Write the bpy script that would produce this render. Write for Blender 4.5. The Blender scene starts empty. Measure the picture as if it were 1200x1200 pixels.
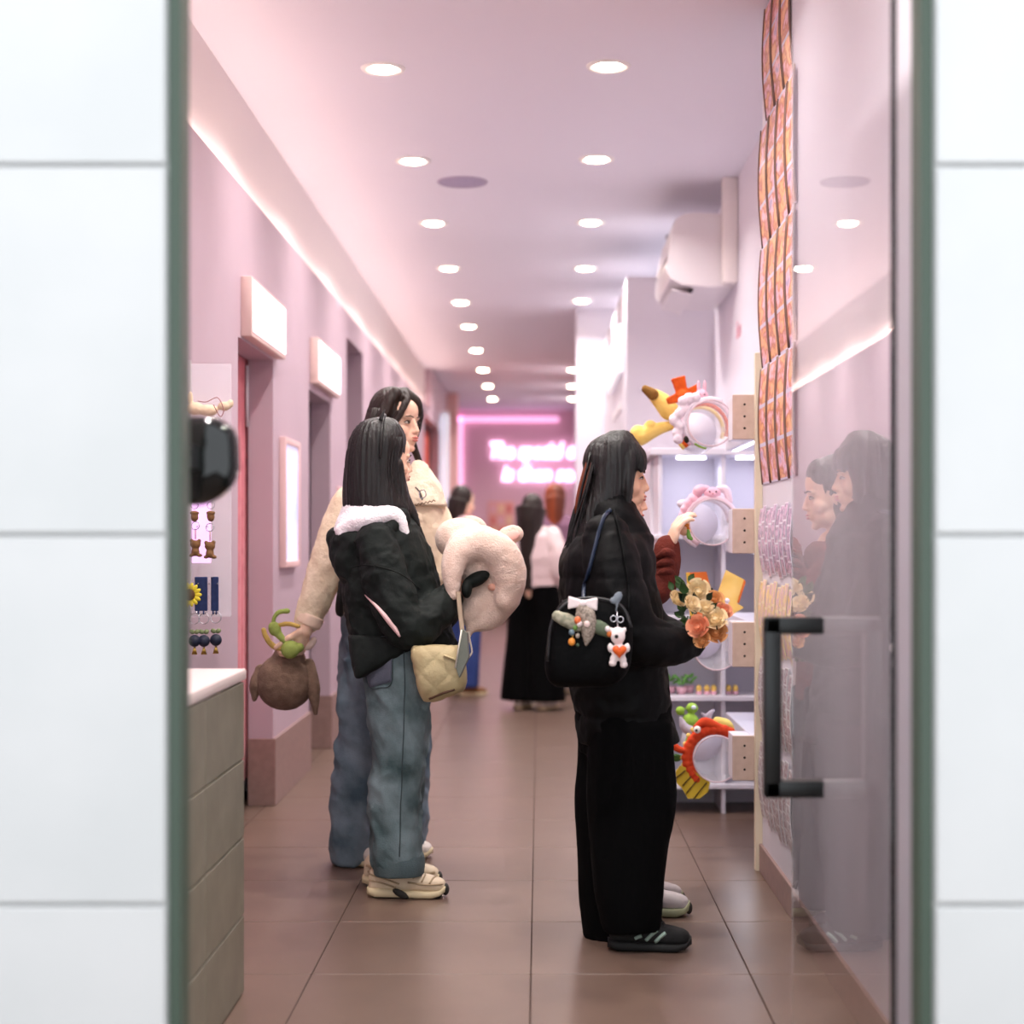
import bpy, bmesh, math, random
import numpy as np
from mathutils import Vector, Matrix

random.seed(7)
SC = bpy.context.scene
COL = SC.collection

# ------------------------------------------------------------------ camera
F = 1870.0            # focal length in pixels of the 1200 px frame
VX, VY = 632.0, 632.0  # vanishing point of the corridor
EYE = 1.19
cam_d = bpy.data.cameras.new('camera')
cam = bpy.data.objects.new('camera', cam_d)
COL.objects.link(cam)
cam.location = (0, 0, EYE)
cam.rotation_euler = (math.radians(90), 0, 0)
cam_d.sensor_width = 36.0
cam_d.lens = F / 1200 * 36.0
cam_d.shift_x = -(VX - 600) / 1200
cam_d.shift_y = (VY - 600) / 1200
cam_d.clip_end = 200
cam_d.dof.use_dof = True
cam_d.dof.focus_distance = 5.05
cam_d.dof.aperture_fstop = 1.9
SC.camera = cam

# ------------------------------------------------------------------ world (street daylight, overcast)
w = bpy.data.worlds.new('world'); SC.world = w; w.use_nodes = True
bg = w.node_tree.nodes['Background']
bg.inputs[0].default_value = (0.90, 0.95, 1.0, 1)
bg.inputs[1].default_value = 1.8

# ------------------------------------------------------------------ exposure
vs = SC.view_settings
vs.view_transform = 'Standard'; vs.look = 'None'; vs.gamma = 1.0
vs.use_curve_mapping = False
vs.exposure = 0.38

DOWN_W = 11.0       # each ceiling downlight
CEIL = 3.05
XL, XR, XN = -1.19, 1.02, 0.80   # left wall, shelf recess wall, near right wall

# ================================================================== helpers
def srgb(r, g, b):
    def f(c):
        c /= 255.0
        return c / 12.92 if c <= 0.04045 else ((c + 0.055) / 1.055) ** 2.4
    return (f(r), f(g), f(b), 1)

def pt(x, y, d):
    return np.array([(x - VX) * d / F, d, EYE + (VY - y) * d / F])

MATS = {}
def mat(name, c, rough=0.6, c2=None, scale=8.0, bump=0.0, bscale=60.0, metal=0.0, emit=0.0, ecol=None,
        spec=0.5, trans=0.0, alpha=1.0, sheen=0.0, stretch=(1, 1, 1), coat=0.0, ior=1.45, sss=0.0):
    if name in MATS: return MATS[name]
    m = bpy.data.materials.new(name); m.use_nodes = True
    nt = m.node_tree; b = nt.nodes['Principled BSDF']
    b.inputs['Roughness'].default_value = rough
    b.inputs['Metallic'].default_value = metal
    b.inputs['Specular IOR Level'].default_value = spec
    b.inputs['IOR'].default_value = ior
    b.inputs['Transmission Weight'].default_value = trans
    b.inputs['Alpha'].default_value = alpha
    b.inputs['Sheen Weight'].default_value = sheen
    b.inputs['Coat Weight'].default_value = coat
    if sss:
        b.inputs['Subsurface Weight'].default_value = sss
        b.inputs['Subsurface Radius'].default_value = (0.01, 0.004, 0.002)
    b.inputs['Base Color'].default_value = c
    tc = mp = None
    if c2 is not None or bump:
        tc = nt.nodes.new('ShaderNodeTexCoord'); mp = nt.nodes.new('ShaderNodeMapping')
        mp.inputs['Scale'].default_value = stretch
        nt.links.new(tc.outputs['Object'], mp.inputs[0])
    if c2 is not None:
        n = nt.nodes.new('ShaderNodeTexNoise'); n.inputs['Scale'].default_value = scale
        n.inputs['Detail'].default_value = 5
        nt.links.new(mp.outputs[0], n.inputs['Vector'])
        rp = nt.nodes.new('ShaderNodeMapRange')
        rp.inputs[1].default_value = 0.35; rp.inputs[2].default_value = 0.65
        nt.links.new(n.outputs['Fac'], rp.inputs[0])
        mx = nt.nodes.new('ShaderNodeMix'); mx.data_type = 'RGBA'
        mx.inputs[6].default_value = c; mx.inputs[7].default_value = c2
        nt.links.new(rp.outputs[0], mx.inputs[0])
        nt.links.new(mx.outputs[2], b.inputs['Base Color'])
    if bump:
        n2 = nt.nodes.new('ShaderNodeTexNoise'); n2.inputs['Scale'].default_value = bscale
        n2.inputs['Detail'].default_value = 4
        nt.links.new(mp.outputs[0], n2.inputs['Vector'])
        bp = nt.nodes.new('ShaderNodeBump'); bp.inputs['Strength'].default_value = bump
        bp.inputs['Distance'].default_value = 0.01
        nt.links.new(n2.outputs['Fac'], bp.inputs['Height'])
        nt.links.new(bp.outputs[0], b.inputs['Normal'])
    if emit:
        b.inputs['Emission Color'].default_value = ecol or c
        b.inputs['Emission Strength'].default_value = emit
    MATS[name] = m
    return m

def print_mat(name, cols, nx, ny, mortar, mw=0.06, emit=0.0):
    """flat printed photo strip: frames in a grid (Generated coordinates)"""
    m = bpy.data.materials.new(name); m.use_nodes = True
    nt = m.node_tree; b = nt.nodes['Principled BSDF']; b.inputs['Roughness'].default_value = 0.35
    tc = nt.nodes.new('ShaderNodeTexCoord'); sp = nt.nodes.new('ShaderNodeSeparateXYZ')
    nt.links.new(tc.outputs['Generated'], sp.inputs[0])
    cb = nt.nodes.new('ShaderNodeCombineXYZ')
    nt.links.new(sp.outputs['Y'], cb.inputs[0]); nt.links.new(sp.outputs['Z'], cb.inputs[1])
    br = nt.nodes.new('ShaderNodeTexBrick'); br.offset = 0
    br.inputs['Scale'].default_value = 1.0
    br.inputs['Brick Width'].default_value = 1.0 / nx
    br.inputs['Row Height'].default_value = 1.0 / ny
    br.inputs['Mortar Size'].default_value = mw / ny * 0.5
    br.inputs['Color1'].default_value = (1, 1, 1, 1); br.inputs['Color2'].default_value = (1, 1, 1, 1)
    br.inputs['Mortar'].default_value = (0, 0, 0, 1)
    nt.links.new(cb.outputs[0], br.inputs['Vector'])
    mp = nt.nodes.new('ShaderNodeMapping'); mp.inputs['Scale'].default_value = (1, 1.2 * nx, 1.6 * ny)
    nt.links.new(tc.outputs['Generated'], mp.inputs[0])
    oi = nt.nodes.new('ShaderNodeObjectInfo')
    n = nt.nodes.new('ShaderNodeTexNoise'); n.noise_dimensions = '4D'; n.inputs['Scale'].default_value = 1.6
    n.inputs['Detail'].default_value = 3
    ml = nt.nodes.new('ShaderNodeMath'); ml.operation = 'MULTIPLY'; ml.inputs[1].default_value = 30
    nt.links.new(oi.outputs['Random'], ml.inputs[0]); nt.links.new(ml.outputs[0], n.inputs['W'])
    nt.links.new(mp.outputs[0], n.inputs['Vector'])
    cr = nt.nodes.new('ShaderNodeValToRGB')
    cr.color_ramp.elements[0].position = 0.30; cr.color_ramp.elements[1].position = 0.70
    cr.color_ramp.elements[0].color = cols[0]; cr.color_ramp.elements[1].color = cols[-1]
    for i, c in enumerate(cols[1:-1]):
        e = cr.color_ramp.elements.new(0.30 + 0.40 * (i + 1) / (len(cols) - 1)); e.color = c
    nt.links.new(n.outputs['Fac'], cr.inputs[0])
    mx = nt.nodes.new('ShaderNodeMix'); mx.data_type = 'RGBA'
    mx.inputs[6].default_value = mortar
    nt.links.new(br.outputs['Color'], mx.inputs[0]); nt.links.new(cr.outputs[0], mx.inputs[7])
    nt.links.new(mx.outputs[2], b.inputs['Base Color'])
    if emit:
        nt.links.new(mx.outputs[2], b.inputs['Emission Color']); b.inputs['Emission Strength'].default_value = emit
    return m

# ------------------------------------------------------------------ numpy value noise
def vnoise(p, seed=0):
    p = np.asarray(p, float); i = np.floor(p).astype(np.int64); f = p - i
    f = f * f * (3 - 2 * f)
    def h(ix, iy, iz):
        n = (ix * 374761393 + iy * 668265263 + iz * 2147483647 + seed * 974711) & 0xffffffff
        n = ((n ^ (n >> 13)) * 1274126177) & 0xffffffff
        n = ((n ^ (n >> 15)) * 2246822519) & 0xffffffff
        return ((n ^ (n >> 16)) & 0xffff) / 65535.0
    r = 0
    for dx in (0, 1):
        for dy in (0, 1):
            for dz in (0, 1):
                wgt = (f[:, 0] if dx else 1 - f[:, 0]) * (f[:, 1] if dy else 1 - f[:, 1]) * (f[:, 2] if dz else 1 - f[:, 2])
                r = r + wgt * h(i[:, 0] + dx, i[:, 1] + dy, i[:, 2] + dz)
    return r * 2 - 1

def fbm(p, seed=0, oct=3):
    p = np.asarray(p, float); r = 0; a = 1; t = 0
    for k in range(oct):
        r = r + a * vnoise(p * 2 ** k, seed + k); t += a; a *= .5
    return r / t

# ------------------------------------------------------------------ shape pieces: (verts Nx3, list of faces)
def rot(yaw=0, pitch=0, roll=0):
    return np.array((Matrix.Rotation(yaw, 3, 'Z') @ Matrix.Rotation(pitch, 3, 'Y') @ Matrix.Rotation(roll, 3, 'X')))

def box(x0, x1, y0, y1, z0, z1):
    v = [(x, y, z) for x in (x0, x1) for y in (y0, y1) for z in (z0, z1)]
    f = [(0, 1, 3, 2), (4, 6, 7, 5), (0, 4, 5, 1), (2, 3, 7, 6), (0, 2, 6, 4), (1, 5, 7, 3)]
    return np.array(v, float), f

def bbox_bev(x0, x1, y0, y1, z0, z1, b=0.004, seg=2):
    bm = bmesh.new()
    bmesh.ops.create_cube(bm, size=1)
    for v in bm.verts:
        v.co = Vector(((x0 + x1) / 2 + v.co.x * (x1 - x0), (y0 + y1) / 2 + v.co.y * (y1 - y0), (z0 + z1) / 2 + v.co.z * (z1 - z0)))
    bmesh.ops.bevel(bm, geom=bm.edges[:], offset=b, segments=seg, affect='EDGES', profile=0.5)
    return from_bm(bm)

def from_bm(bm):
    bm.verts.index_update()
    v = np.array([x.co[:] for x in bm.verts]); f = [tuple(q.index for q in fc.verts) for fc in bm.faces]
    bm.free()
    return v, f

def ell(c, r, R=None, seg=16, rings=10):
    if np.isscalar(r): r = (r, r, r)
    v = []; f = []
    for i in range(rings + 1):
        th = math.pi * i / rings
        if i in (0, rings):
            v.append((0, 0, math.cos(th))); continue
        for j in range(seg):
            ph = 2 * math.pi * j / seg
            v.append((math.sin(th) * math.cos(ph), math.sin(th) * math.sin(ph), math.cos(th)))
    def idx(i, j): return 0 if i == 0 else (1 + (rings - 1) * seg if i == rings else 1 + (i - 1) * seg + j % seg)
    for i in range(rings):
        for j in range(seg):
            if i == 0: f.append((0, idx(1, j), idx(1, j + 1)))
            elif i == rings - 1: f.append((idx(i, j), idx(rings, 0), idx(i, j + 1)))
            else: f.append((idx(i, j), idx(i + 1, j), idx(i + 1, j + 1), idx(i, j + 1)))
    v = np.array(v) * np.array(r)
    if R is not None: v = v @ R.T
    return v + np.array(c, float), f

def rings_mesh(rings, cap=True, closed=False):
    n = len(rings[0]); v = np.concatenate(rings); f = []
    m = len(rings)
    for i in range(m - 1 + (1 if closed else 0)):
        a = i * n; b = ((i + 1) % m) * n
        for j in range(n):
            k = (j + 1) % n
            f.append((a + j, a + k, b + k, b + j))
    if cap and not closed:
        f.append(tuple(range(n - 1, -1, -1))); f.append(tuple(range((m - 1) * n, m * n)))
    return v, f

def tube(pts, rad, seg=10, closed=False, flat=None, up=None):
    """tube along points; rad scalar or list; flat=(a,b) scales of cross-section axes"""
    P = np.array(pts, float); n = len(P)
    rad = [rad] * n if np.isscalar(rad) else rad
    T = np.zeros_like(P)
    for i in range(n):
        if closed: T[i] = P[(i + 1) % n] - P[i - 1]
        else: T[i] = P[min(i + 1, n - 1)] - P[max(i - 1, 0)]
        T[i] /= np.linalg.norm(T[i]) + 1e-9
    u = np.array(up if up is not None else ((0, 0, 1) if abs(T[0][2]) < .9 else (1, 0, 0)), float)
    rings = []
    for i in range(n):
        u = u - T[i] * np.dot(u, T[i]); u /= np.linalg.norm(u) + 1e-9
        wv = np.cross(T[i], u)
        a, b = flat or (1, 1)
        rings.append(np.array([P[i] + rad[i] * (a * math.cos(t) * u + b * math.sin(t) * wv) for t in np.linspace(0, 2 * math.pi, seg, endpoint=False)]))
    return rings_mesh(rings, cap=True, closed=closed)

def smooth_path(pts, n=24):
    """Catmull-Rom"""
    P = np.array(pts, float)
    P = np.vstack([2 * P[0] - P[1], P, 2 * P[-1] - P[-2]])
    out = []
    segs = len(P) - 3
    for k in range(n):
        t = k / (n - 1) * segs; i = min(int(t), segs - 1); t -= i
        a, b, c, d = P[i:i + 4]
        out.append(0.5 * ((2 * b) + (c - a) * t + (2 * a - 5 * b + 4 * c - d) * t * t + (3 * b - a - 3 * c + d) * t ** 3))
    return np.array(out)

def limb(pts, rad, seg=12):
    """capsule chain with round joints (for fusing): list of pieces"""
    rad = [rad] * len(pts) if np.isscalar(rad) else rad
    out = []
    for i in range(len(pts) - 1):
        out.append(tube([pts[i], pts[i + 1]], [rad[i], rad[i + 1]], seg))
    for p, r in zip(pts, rad): out.append(ell(p, r, seg=seg, rings=8))
    return out

def sloft(pts, rad, n=20, seg=16, ends=True, flat=None):
    """smooth limb: Catmull-Rom through points with radii; round ends"""
    A = smooth_path([list(p) + [r] for p, r in zip(pts, rad)], n)
    out = [tube(A[:, :3], list(A[:, 3]), seg, flat=flat)]
    if ends:
        for k in (0, -1): out.append(ell(A[k, :3], A[k, 3] * (min(flat) if flat else 1), seg=seg, rings=8))
    return out

def loft(rows, seg=28, power=2.3):
    """rows: (cx,cy,cz,rx,ry) horizontal superellipse rings, refined by Catmull-Rom"""
    A = smooth_path(rows, max(2, 5 * (len(rows) - 1) + 1)) if len(rows) > 2 else np.array(rows, float)
    rings = []
    for cx, cy, cz, rx, ry in A:
        r = []
        for t in np.linspace(0, 2 * math.pi, seg, endpoint=False):
            c, s = math.cos(t), math.sin(t)
            r.append((cx + rx * np.sign(c) * abs(c) ** (2 / power), cy + ry * np.sign(s) * abs(s) ** (2 / power), cz))
        rings.append(np.array(r))
    return rings_mesh(rings)

def loft_px(D, rows, dy=0.0, seg=28, power=2.3):
    """rows: (y, xl, xr, ry[, ddy]) in photo pixels at depth D+dy"""
    R = []
    for r in rows:
        y, xl, xr, ry = r[:4]; d = D + dy + (r[4] if len(r) > 4 else 0)
        a = pt(xl, y, d); b = pt(xr, y, d)
        R.append(((a[0] + b[0]) / 2, d, a[2], (b[0] - a[0]) / 2, ry))
    return loft(R, seg, power)

def join(parts):
    v = []; f = []; o = 0
    for pv, pf in parts:
        v.append(np.asarray(pv, float)); f += [tuple(i + o for i in q) for q in pf]; o += len(pv)
    return np.concatenate(v), f

def new_mesh(name, vf, smooth=True):
    me = bpy.data.meshes.new(name)
    v, f = vf
    me.from_pydata([tuple(x) for x in np.asarray(v).tolist()], [], f)
    me.validate()
    if smooth: me.polygons.foreach_set('use_smooth', [True] * len(me.polygons))
    me.update()
    return me

def fuse(parts, voxel=0.008, smooth=4, factor=0.5):
    """voxel-remesh overlapping closed pieces into one continuous surface"""
    me = new_mesh('tmp', join(parts))
    o = bpy.data.objects.new('tmp', me); COL.objects.link(o)
    m = o.modifiers.new('r', 'REMESH'); m.mode = 'VOXEL'; m.voxel_size = voxel; m.adaptivity = 0
    if smooth:
        s = o.modifiers.new('s', 'SMOOTH'); s.factor = factor; s.iterations = smooth
    dg = bpy.context.evaluated_depsgraph_get()
    ev = o.evaluated_get(dg); em = ev.to_mesh()
    n = len(em.vertices); v = np.empty(n * 3); em.vertices.foreach_get('co', v)
    f = [tuple(p.vertices) for p in em.polygons]
    nr = np.empty(n * 3); em.vertices.foreach_get('normal', nr)
    ev.to_mesh_clear()
    bpy.data.objects.remove(o); bpy.data.meshes.remove(me)
    return v.reshape(-1, 3), f, nr.reshape(-1, 3)

def disp(vfn, fn):
    v, f, n = vfn
    return v + n * fn(v)[:, None], f

from mathutils.bvhtree import BVHTree
class Surf:
    """surface points of a built mesh seen along a photo pixel's direction (seams, pockets and stripes lie on the cloth)"""
    def __init__(s, vf): s.t = BVHTree.FromPolygons([tuple(q) for q in np.asarray(vf[0]).tolist()], vf[1])
    def hit(s, x, y, off=.002):
        d = Vector(pt(x, y, 1.0) - np.array([0, 0, EYE])).normalized()
        loc, n, i, dist = s.t.ray_cast(Vector((0, 0, EYE)), d)
        if loc is None: return None
        if n.dot(d) > 0: n = -n
        return np.array(loc + n * off)
    def line(s, pts, r, off=.001, n=16, seg=6, **k):
        P = smooth_path([(x, y, 0) for x, y in pts], n); H_ = [s.hit(x, y, off) for x, y, _ in P]; H_ = [h for h in H_ if h is not None]
        if not np.isscalar(r): r = list(np.interp(np.linspace(0, 1, len(H_)), np.linspace(0, 1, len(r)), r))
        return tube(H_, r, seg, **k)
    def patch(s, c4, n=8, off=.004):
        a, b, c, d = [np.array(q, float) for q in c4]; V = []; ok = True
        for i in range(n):
            for j in range(n):
                u, v = i / (n - 1), j / (n - 1)
                q = (a * (1 - u) + b * u) * (1 - v) + (d * (1 - u) + c * u) * v
                V.append(s.hit(q[0], q[1], off))
        good = [k for k in range(n * n) if V[k] is not None]
        V = [V[k] if V[k] is not None else V[min(good, key=lambda g: (g // n - k // n) ** 2 + (g % n - k % n) ** 2)] for k in range(n * n)]
        V = np.array(V); B = V + np.array([0, .006, 0]); F_ = []
        m = n * n
        for i in range(n - 1):
            for j in range(n - 1):
                k = i * n + j; F_ += [(k, k + n, k + n + 1, k + 1), (m + k, m + k + 1, m + k + n + 1, m + k + n)]
        ed = [i * n for i in range(n)] + [(n - 1) * n + j for j in range(1, n)] + [i * n + n - 1 for i in range(n - 2, -1, -1)] + [j for j in range(n - 2, 0, -1)]
        for q in range(len(ed)):
            a_, b_ = ed[q], ed[(q + 1) % len(ed)]; F_.append((a_, a_ + m, b_ + m, b_))
        return np.concatenate([V, B]), F_

def wlocation(o):
    p = Vector((0, 0, 0))
    while o is not None:
        p = p + o.location; o = o.parent
    return p

def link(o, parent):
    COL.objects.link(o)
    if parent is not None: o.parent = parent

def tag(o, label=None, cat=None, group=None, kind=None):
    if label: o['label'] = label
    if cat: o['category'] = cat
    if group: o['group'] = group
    if kind: o['kind'] = kind
    return o

def mk(name, vf, m, parent=None, label=None, cat=None, group=None, kind=None, smooth=True, sharp=None):
    """one mesh object from world-space verts; origin moved to the base centre"""
    v = np.asarray(vf[0], float)
    c = (v.min(0) + v.max(0)) / 2; c[2] = v[:, 2].min()
    me = new_mesh(name, (v - c, vf[1]), smooth)
    if m is not None: me.materials.append(m)
    if sharp is not None:
        bm = bmesh.new(); bm.from_mesh(me)
        for e in bm.edges:
            if len(e.link_faces) == 2 and e.calc_face_angle(0) > sharp: e.smooth = False
        bm.to_mesh(me); bm.free()
    o = bpy.data.objects.new(name, me); link(o, parent)
    o.location = Vector(c) - (wlocation(parent) if parent is not None else Vector((0, 0, 0)))
    return tag(o, label, cat, group, kind)

def hard(name, vf, m, parent=None, **k):
    return mk(name, vf, m, parent, sharp=math.radians(35), **k)

def thing(name, loc, label, cat, group=None, kind=None):
    o = bpy.data.objects.new(name, None); COL.objects.link(o)
    o.location = Vector([float(q) for q in loc]); o.empty_display_size = .05
    return tag(o, label, cat, group, kind)

def copy_tree(o, parent=None, delta=(0, 0, 0)):
    c = o.copy(); COL.objects.link(c); c.parent = parent
    if parent is None: c.location = o.location + Vector(delta)
    for ch in list(o.children):
        if ch.type != 'LIGHT': copy_tree(ch, c)
    return c

def lamp(name, kind, loc, power, col, parent=None, size=.1, size_y=None, rot_e=None, spread=None):
    L = bpy.data.lights.new(name, kind); L.energy = power; L.color = col
    if kind == 'AREA':
        L.size = size
        if size_y: L.shape = 'RECTANGLE'; L.size_y = size_y
        else: L.shape = 'DISK'
        if spread: L.spread = spread
    else: L.shadow_soft_size = size
    o = bpy.data.objects.new(name, L); link(o, parent)
    o.location = Vector(loc) - (wlocation(parent) if parent is not None else Vector((0, 0, 0)))
    if rot_e: o.rotation_euler = rot_e
    return o

ORD = ['first', 'second', 'third', 'fourth', 'fifth', 'sixth', 'seventh', 'eighth', 'ninth', 'tenth', 'eleventh', 'twelfth']
# ================================================================== materials
m_ceil = mat('ceiling_paint', srgb(224, 222, 232), .8, bump=.03, bscale=120)
m_wallL = mat('pink_paint', srgb(184, 161, 173), .55, srgb(180, 157, 169), 3, bump=.03, bscale=150)
m_wallR = mat('white_paint', srgb(214, 208, 218), .55, bump=.03, bscale=150)
m_cove = mat('upper_wall_paint', srgb(222, 214, 214), .6)
m_backw = mat('back_pink', srgb(232, 196, 208), .5)
m_base = mat('base_tile', srgb(150, 122, 116), .35, srgb(138, 112, 106), 30, bump=.05)
m_fac = mat('white_render', srgb(200, 199, 197), .8, srgb(194, 194, 193), 2.0, bump=.12, bscale=180)
m_green = mat('dark_green_metal', srgb(60, 74, 62), .45)
m_tile = mat('porcelain_tile', srgb(112, 91, 80), .32, srgb(107, 87, 77), 7, bump=.015, bscale=200, spec=.45)
m_grout = mat('grout', srgb(88, 72, 66), .9)
m_white = mat('white_lacquer', srgb(222, 218, 228), .35)
m_whitep = mat('white_plastic', srgb(238, 234, 236), .3)
m_tan = mat('tan_laminate', srgb(208, 184, 172), .5, srgb(200, 175, 162), 40)
m_cream = mat('cream_edge', srgb(226, 210, 186), .5)
m_black = mat('black_metal', srgb(14, 15, 15), .35)
m_blackgl = mat('black_gloss', srgb(6, 9, 9), .06, spec=.6)
m_dark = mat('dark_hole', srgb(40, 34, 32), .8)
m_glass = mat('clear_glass', (1, 1, 1, 1), .0, trans=1.0, ior=1.45)
m_acryl = mat('clear_acrylic', (.95, .94, 1, 1), .08, alpha=.22)
m_steel = mat('steel', srgb(190, 190, 196), .25, metal=1)
m_brass = mat('brass', srgb(205, 170, 90), .3, metal=1)
m_warm = mat('warm_lens', (1, .93, .82, 1), .5, emit=38, ecol=(1, .80, .58, 1))
m_trim = mat('trim_white', srgb(238, 236, 234), .5)
m_sign = mat('light_box', (.95, .95, 1, 1), .4, emit=1.15, ecol=(.93, .93, 1, 1))
m_neon = mat('neon_white', (.8, .75, .8, 1), .4, emit=2.2, ecol=(1, .62, .92, 1))
m_pinkled = mat('pink_led', (1, .7, .86, 1), .4, emit=.8, ecol=(1, .50, .84, 1))
m_coolled = mat('cool_led', (.9, .93, 1, 1), .4, emit=4, ecol=(.86, .88, 1, 1))

# ================================================================== the setting
# ---- floor with its tiles
ROW0, COL0 = 2.566, -1.823
floor = mk('floor', box(-3.0, 1.7, -1.2, 24.2, -.12, -.0045), m_grout, kind='structure')
tm = None
tv = bbox_bev(-.2985, .2985, -.2985, .2985, -.004, .0, .0015, 1)
for r in range(-4, 36):
    for c in range(5):
        y = ROW0 + r * .6 + .3; x = COL0 + c * .6 + .3
        if r < 0 and not 1 <= c <= 4: continue
        if tm is None:
            o = mk('floor_tile', (tv[0] + np.array([x, y, 0]), tv[1]), m_tile, floor, smooth=False); tm = o.data; z0 = o.location.z
        else:
            o = bpy.data.objects.new('floor_tile', tm); link(o, floor)
            o.location = Vector((x, y, -.004)) - floor.location

# ---- ceiling
hard('ceiling', box(-3.0, 1.7, 2.72, 24.2, CEIL, CEIL + .15), m_ceil, kind='structure')

# ---- left wall with booth openings
OPEN = [(6.30, 7.13, 1.99), (8.24, 9.08, 1.965), (9.85, 10.75, 2.44), (16.5, 19.0, 2.5)]
TW = .11
segs = []; ys = 2.72
for a, b, h in OPEN:
    segs.append(box(XL - TW, XL, ys, a, 0, 2.6)); segs.append(box(XL - TW, XL, a, b, h, 2.6)); ys = b
segs.append(box(XL - TW, XL, ys, 24.0, 0, 2.6))
hard('wall_left', join(segs), m_wallL, kind='structure')
# upper wall set back behind the cove ledge, lit by a warm strip
hard('wall_left_upper', box(XL - .20, XL - .06, 2.72, 17.4, 2.56, CEIL), m_cove, kind='structure')
hard('wall_left_upper', box(XL - .20, XL + .01, 17.4, 24.0, 2.6, CEIL), m_wallL, kind='structure')
# booth interiors behind the openings
bi = [box(-2.75, -2.65, 2.72, 24, 0, CEIL)]
for yy in (5.2, 7.55, 9.45, 11.6, 15.6, 19.6): bi.append(box(-2.65, XL - TW, yy, yy + .08, 0, 2.6))
bi.append(box(-2.65, XL - TW, 2.72, 24, 2.6, 2.66))
hard('wall_booth', join(bi), mat('booth_paint', srgb(225, 215, 228), .6), kind='structure')
# baseboards (one per wall pier) with returns
for k, (a, b) in enumerate([(4.22, 6.30), (7.13, 8.24), (9.08, 9.85), (10.75, 16.5), (19.0, 23.0)]):
    hard('baseboard_left', bbox_bev(XL - TW - .002, XL + .012, a - (.006 if k else 0), b + .006, 0, .30, .002, 1), m_base, kind='structure')

# ---- right side walls
hard('wall_right', box(XN, XN + .22, 2.72, 5.72, 0, CEIL), m_wallR, kind='structure')
hard('wall_right_recess', box(XR, XR + .15, 5.72, 9.3, 0, CEIL), m_wallR, kind='structure')
hard('wall_right_pier', box(.51, 1.3, 9.3, 12.9, 0, 2.72), m_wallR, kind='structure')
hard('wall_right_far', join([box(.30, 1.3, 12.9, 13.3, 0, CEIL), box(.50, 1.3, 13.3, 24.0, 0, CEIL)]), m_wallR, kind='structure')
hard('baseboard_right', bbox_bev(XN - .012, XN, 2.73, 5.72, 0, .10, .002, 1), m_base, kind='structure')

# ---- back wall with pink lit frame and neon lettering
hard('wall_back', box(-2.7, 1.3, 23.0, 23.2, 0, CEIL), m_backw, kind='structure')
hard('baseboard_back', box(XL, .30, 22.97, 23.0, 0, .22), m_base, kind='structure')

# ---- shopfront: white rendered facade with the doorway the photographer looks through
JL, JR = -.583, .62
fac = [box(-4.5, JL - .02, 2.60, 2.72, -.1, 4.2), box(JR + .02, 4.5, 2.60, 2.72, -.1, 4.2), box(JL - .02, JR + .02, 2.60, 2.72, 2.55, 4.2)]
wf = hard('wall_front', join(fac), m_fac, kind='structure')
m_pan = mat('facade_panel_white', srgb(196, 195, 194), .6, srgb(190, 190, 189), 3.0, bump=.06, bscale=160)
pmesh = None
for side in (-1, 1):
    for c in range(3):
        for r in range(7):
            pw, phh = 1.19, .594
            x0 = (JL - .024 - pw - c * 1.196) if side < 0 else (JR + .024 + c * 1.196)
            if pmesh is None:
                o = hard('facade_panel', bbox_bev(x0, x0 + pw, 2.586, 2.5995, r * .6, r * .6 + phh, .003, 1), m_pan, wf); pmesh = o.data; ref = (x0, o.location.copy())
            else:
                o = bpy.data.objects.new('facade_panel', pmesh); link(o, wf)
                o.location = ref[1] + Vector((x0 - ref[0], 0, r * .6))
hard('trim_1', join([box(JL - .02, JL, 2.595, 2.66, 0, 2.55), box(JR, JR + .02, 2.595, 2.66, 0, 2.55), box(JL - .02, JR + .02, 2.595, 2.66, 2.53, 2.55)]), m_green, kind='structure')

# ---- glass door, opened inward, with its black pull
door = thing('door_1', (.60, 3.2, 0), None, None, kind='structure')
door['label'] = 'frameless glass shop door opened inward beside the photo wall'
hard('glass_pane', bbox_bev(.595, .605, 2.70, 3.76, .012, 2.50, .002, 1), m_glass, door)
hard('patch_fitting', bbox_bev(.585, .615, 2.69, 2.86, .006, .06, .003, 1), m_black, door)
hard('patch_fitting', bbox_bev(.585, .615, 2.69, 2.86, 2.44, 2.52, .003, 1), m_black, door)
D = 3.36
hz0 = pt(905, 924, D)[2]; hz1 = pt(905, 733, D)[2]; hx = pt(905, 700, D)[0]; bw = .018
hd = hard('door_pull', join([bbox_bev(hx - bw, hx + bw, D - bw, D + bw, hz0 - bw, hz1 + bw, .005),
                     bbox_bev(hx - bw, .60, D - bw, D + bw, hz0 - bw, hz0 + bw, .005),
                     bbox_bev(hx - bw, .60, D - bw, D + bw, hz1 - bw, hz1 + bw, .005)]), m_black, door)

# ---- ceiling downlights
LIGHTS = [(449, 80), (484, 188), (508, 261), (526, 314), (540, 354), (549, 382), (558, 410), (566, 433), (572, 452), (577, 467),
          (713, 77), (699, 186), (692, 260), (686, 314), (682, 352), (672, 433), (671, 452), (671, 467)]
proto = None
def ringprof(prof, c, seg=28, axis='z'):
    """lathe a (r,z) profile around z at c"""
    rings = []
    for r, z in prof:
        rings.append(np.array([(c[0] + r * math.cos(t), c[1] + r * math.sin(t), c[2] + z) for t in np.linspace(0, 2 * math.pi, seg, endpoint=False)]))
    return rings_mesh(rings, cap=False)
LP = [((x - VX) * (CEIL - EYE) / (VY - y), F * (CEIL - EYE) / (VY - y)) for x, y in LIGHTS]
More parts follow.
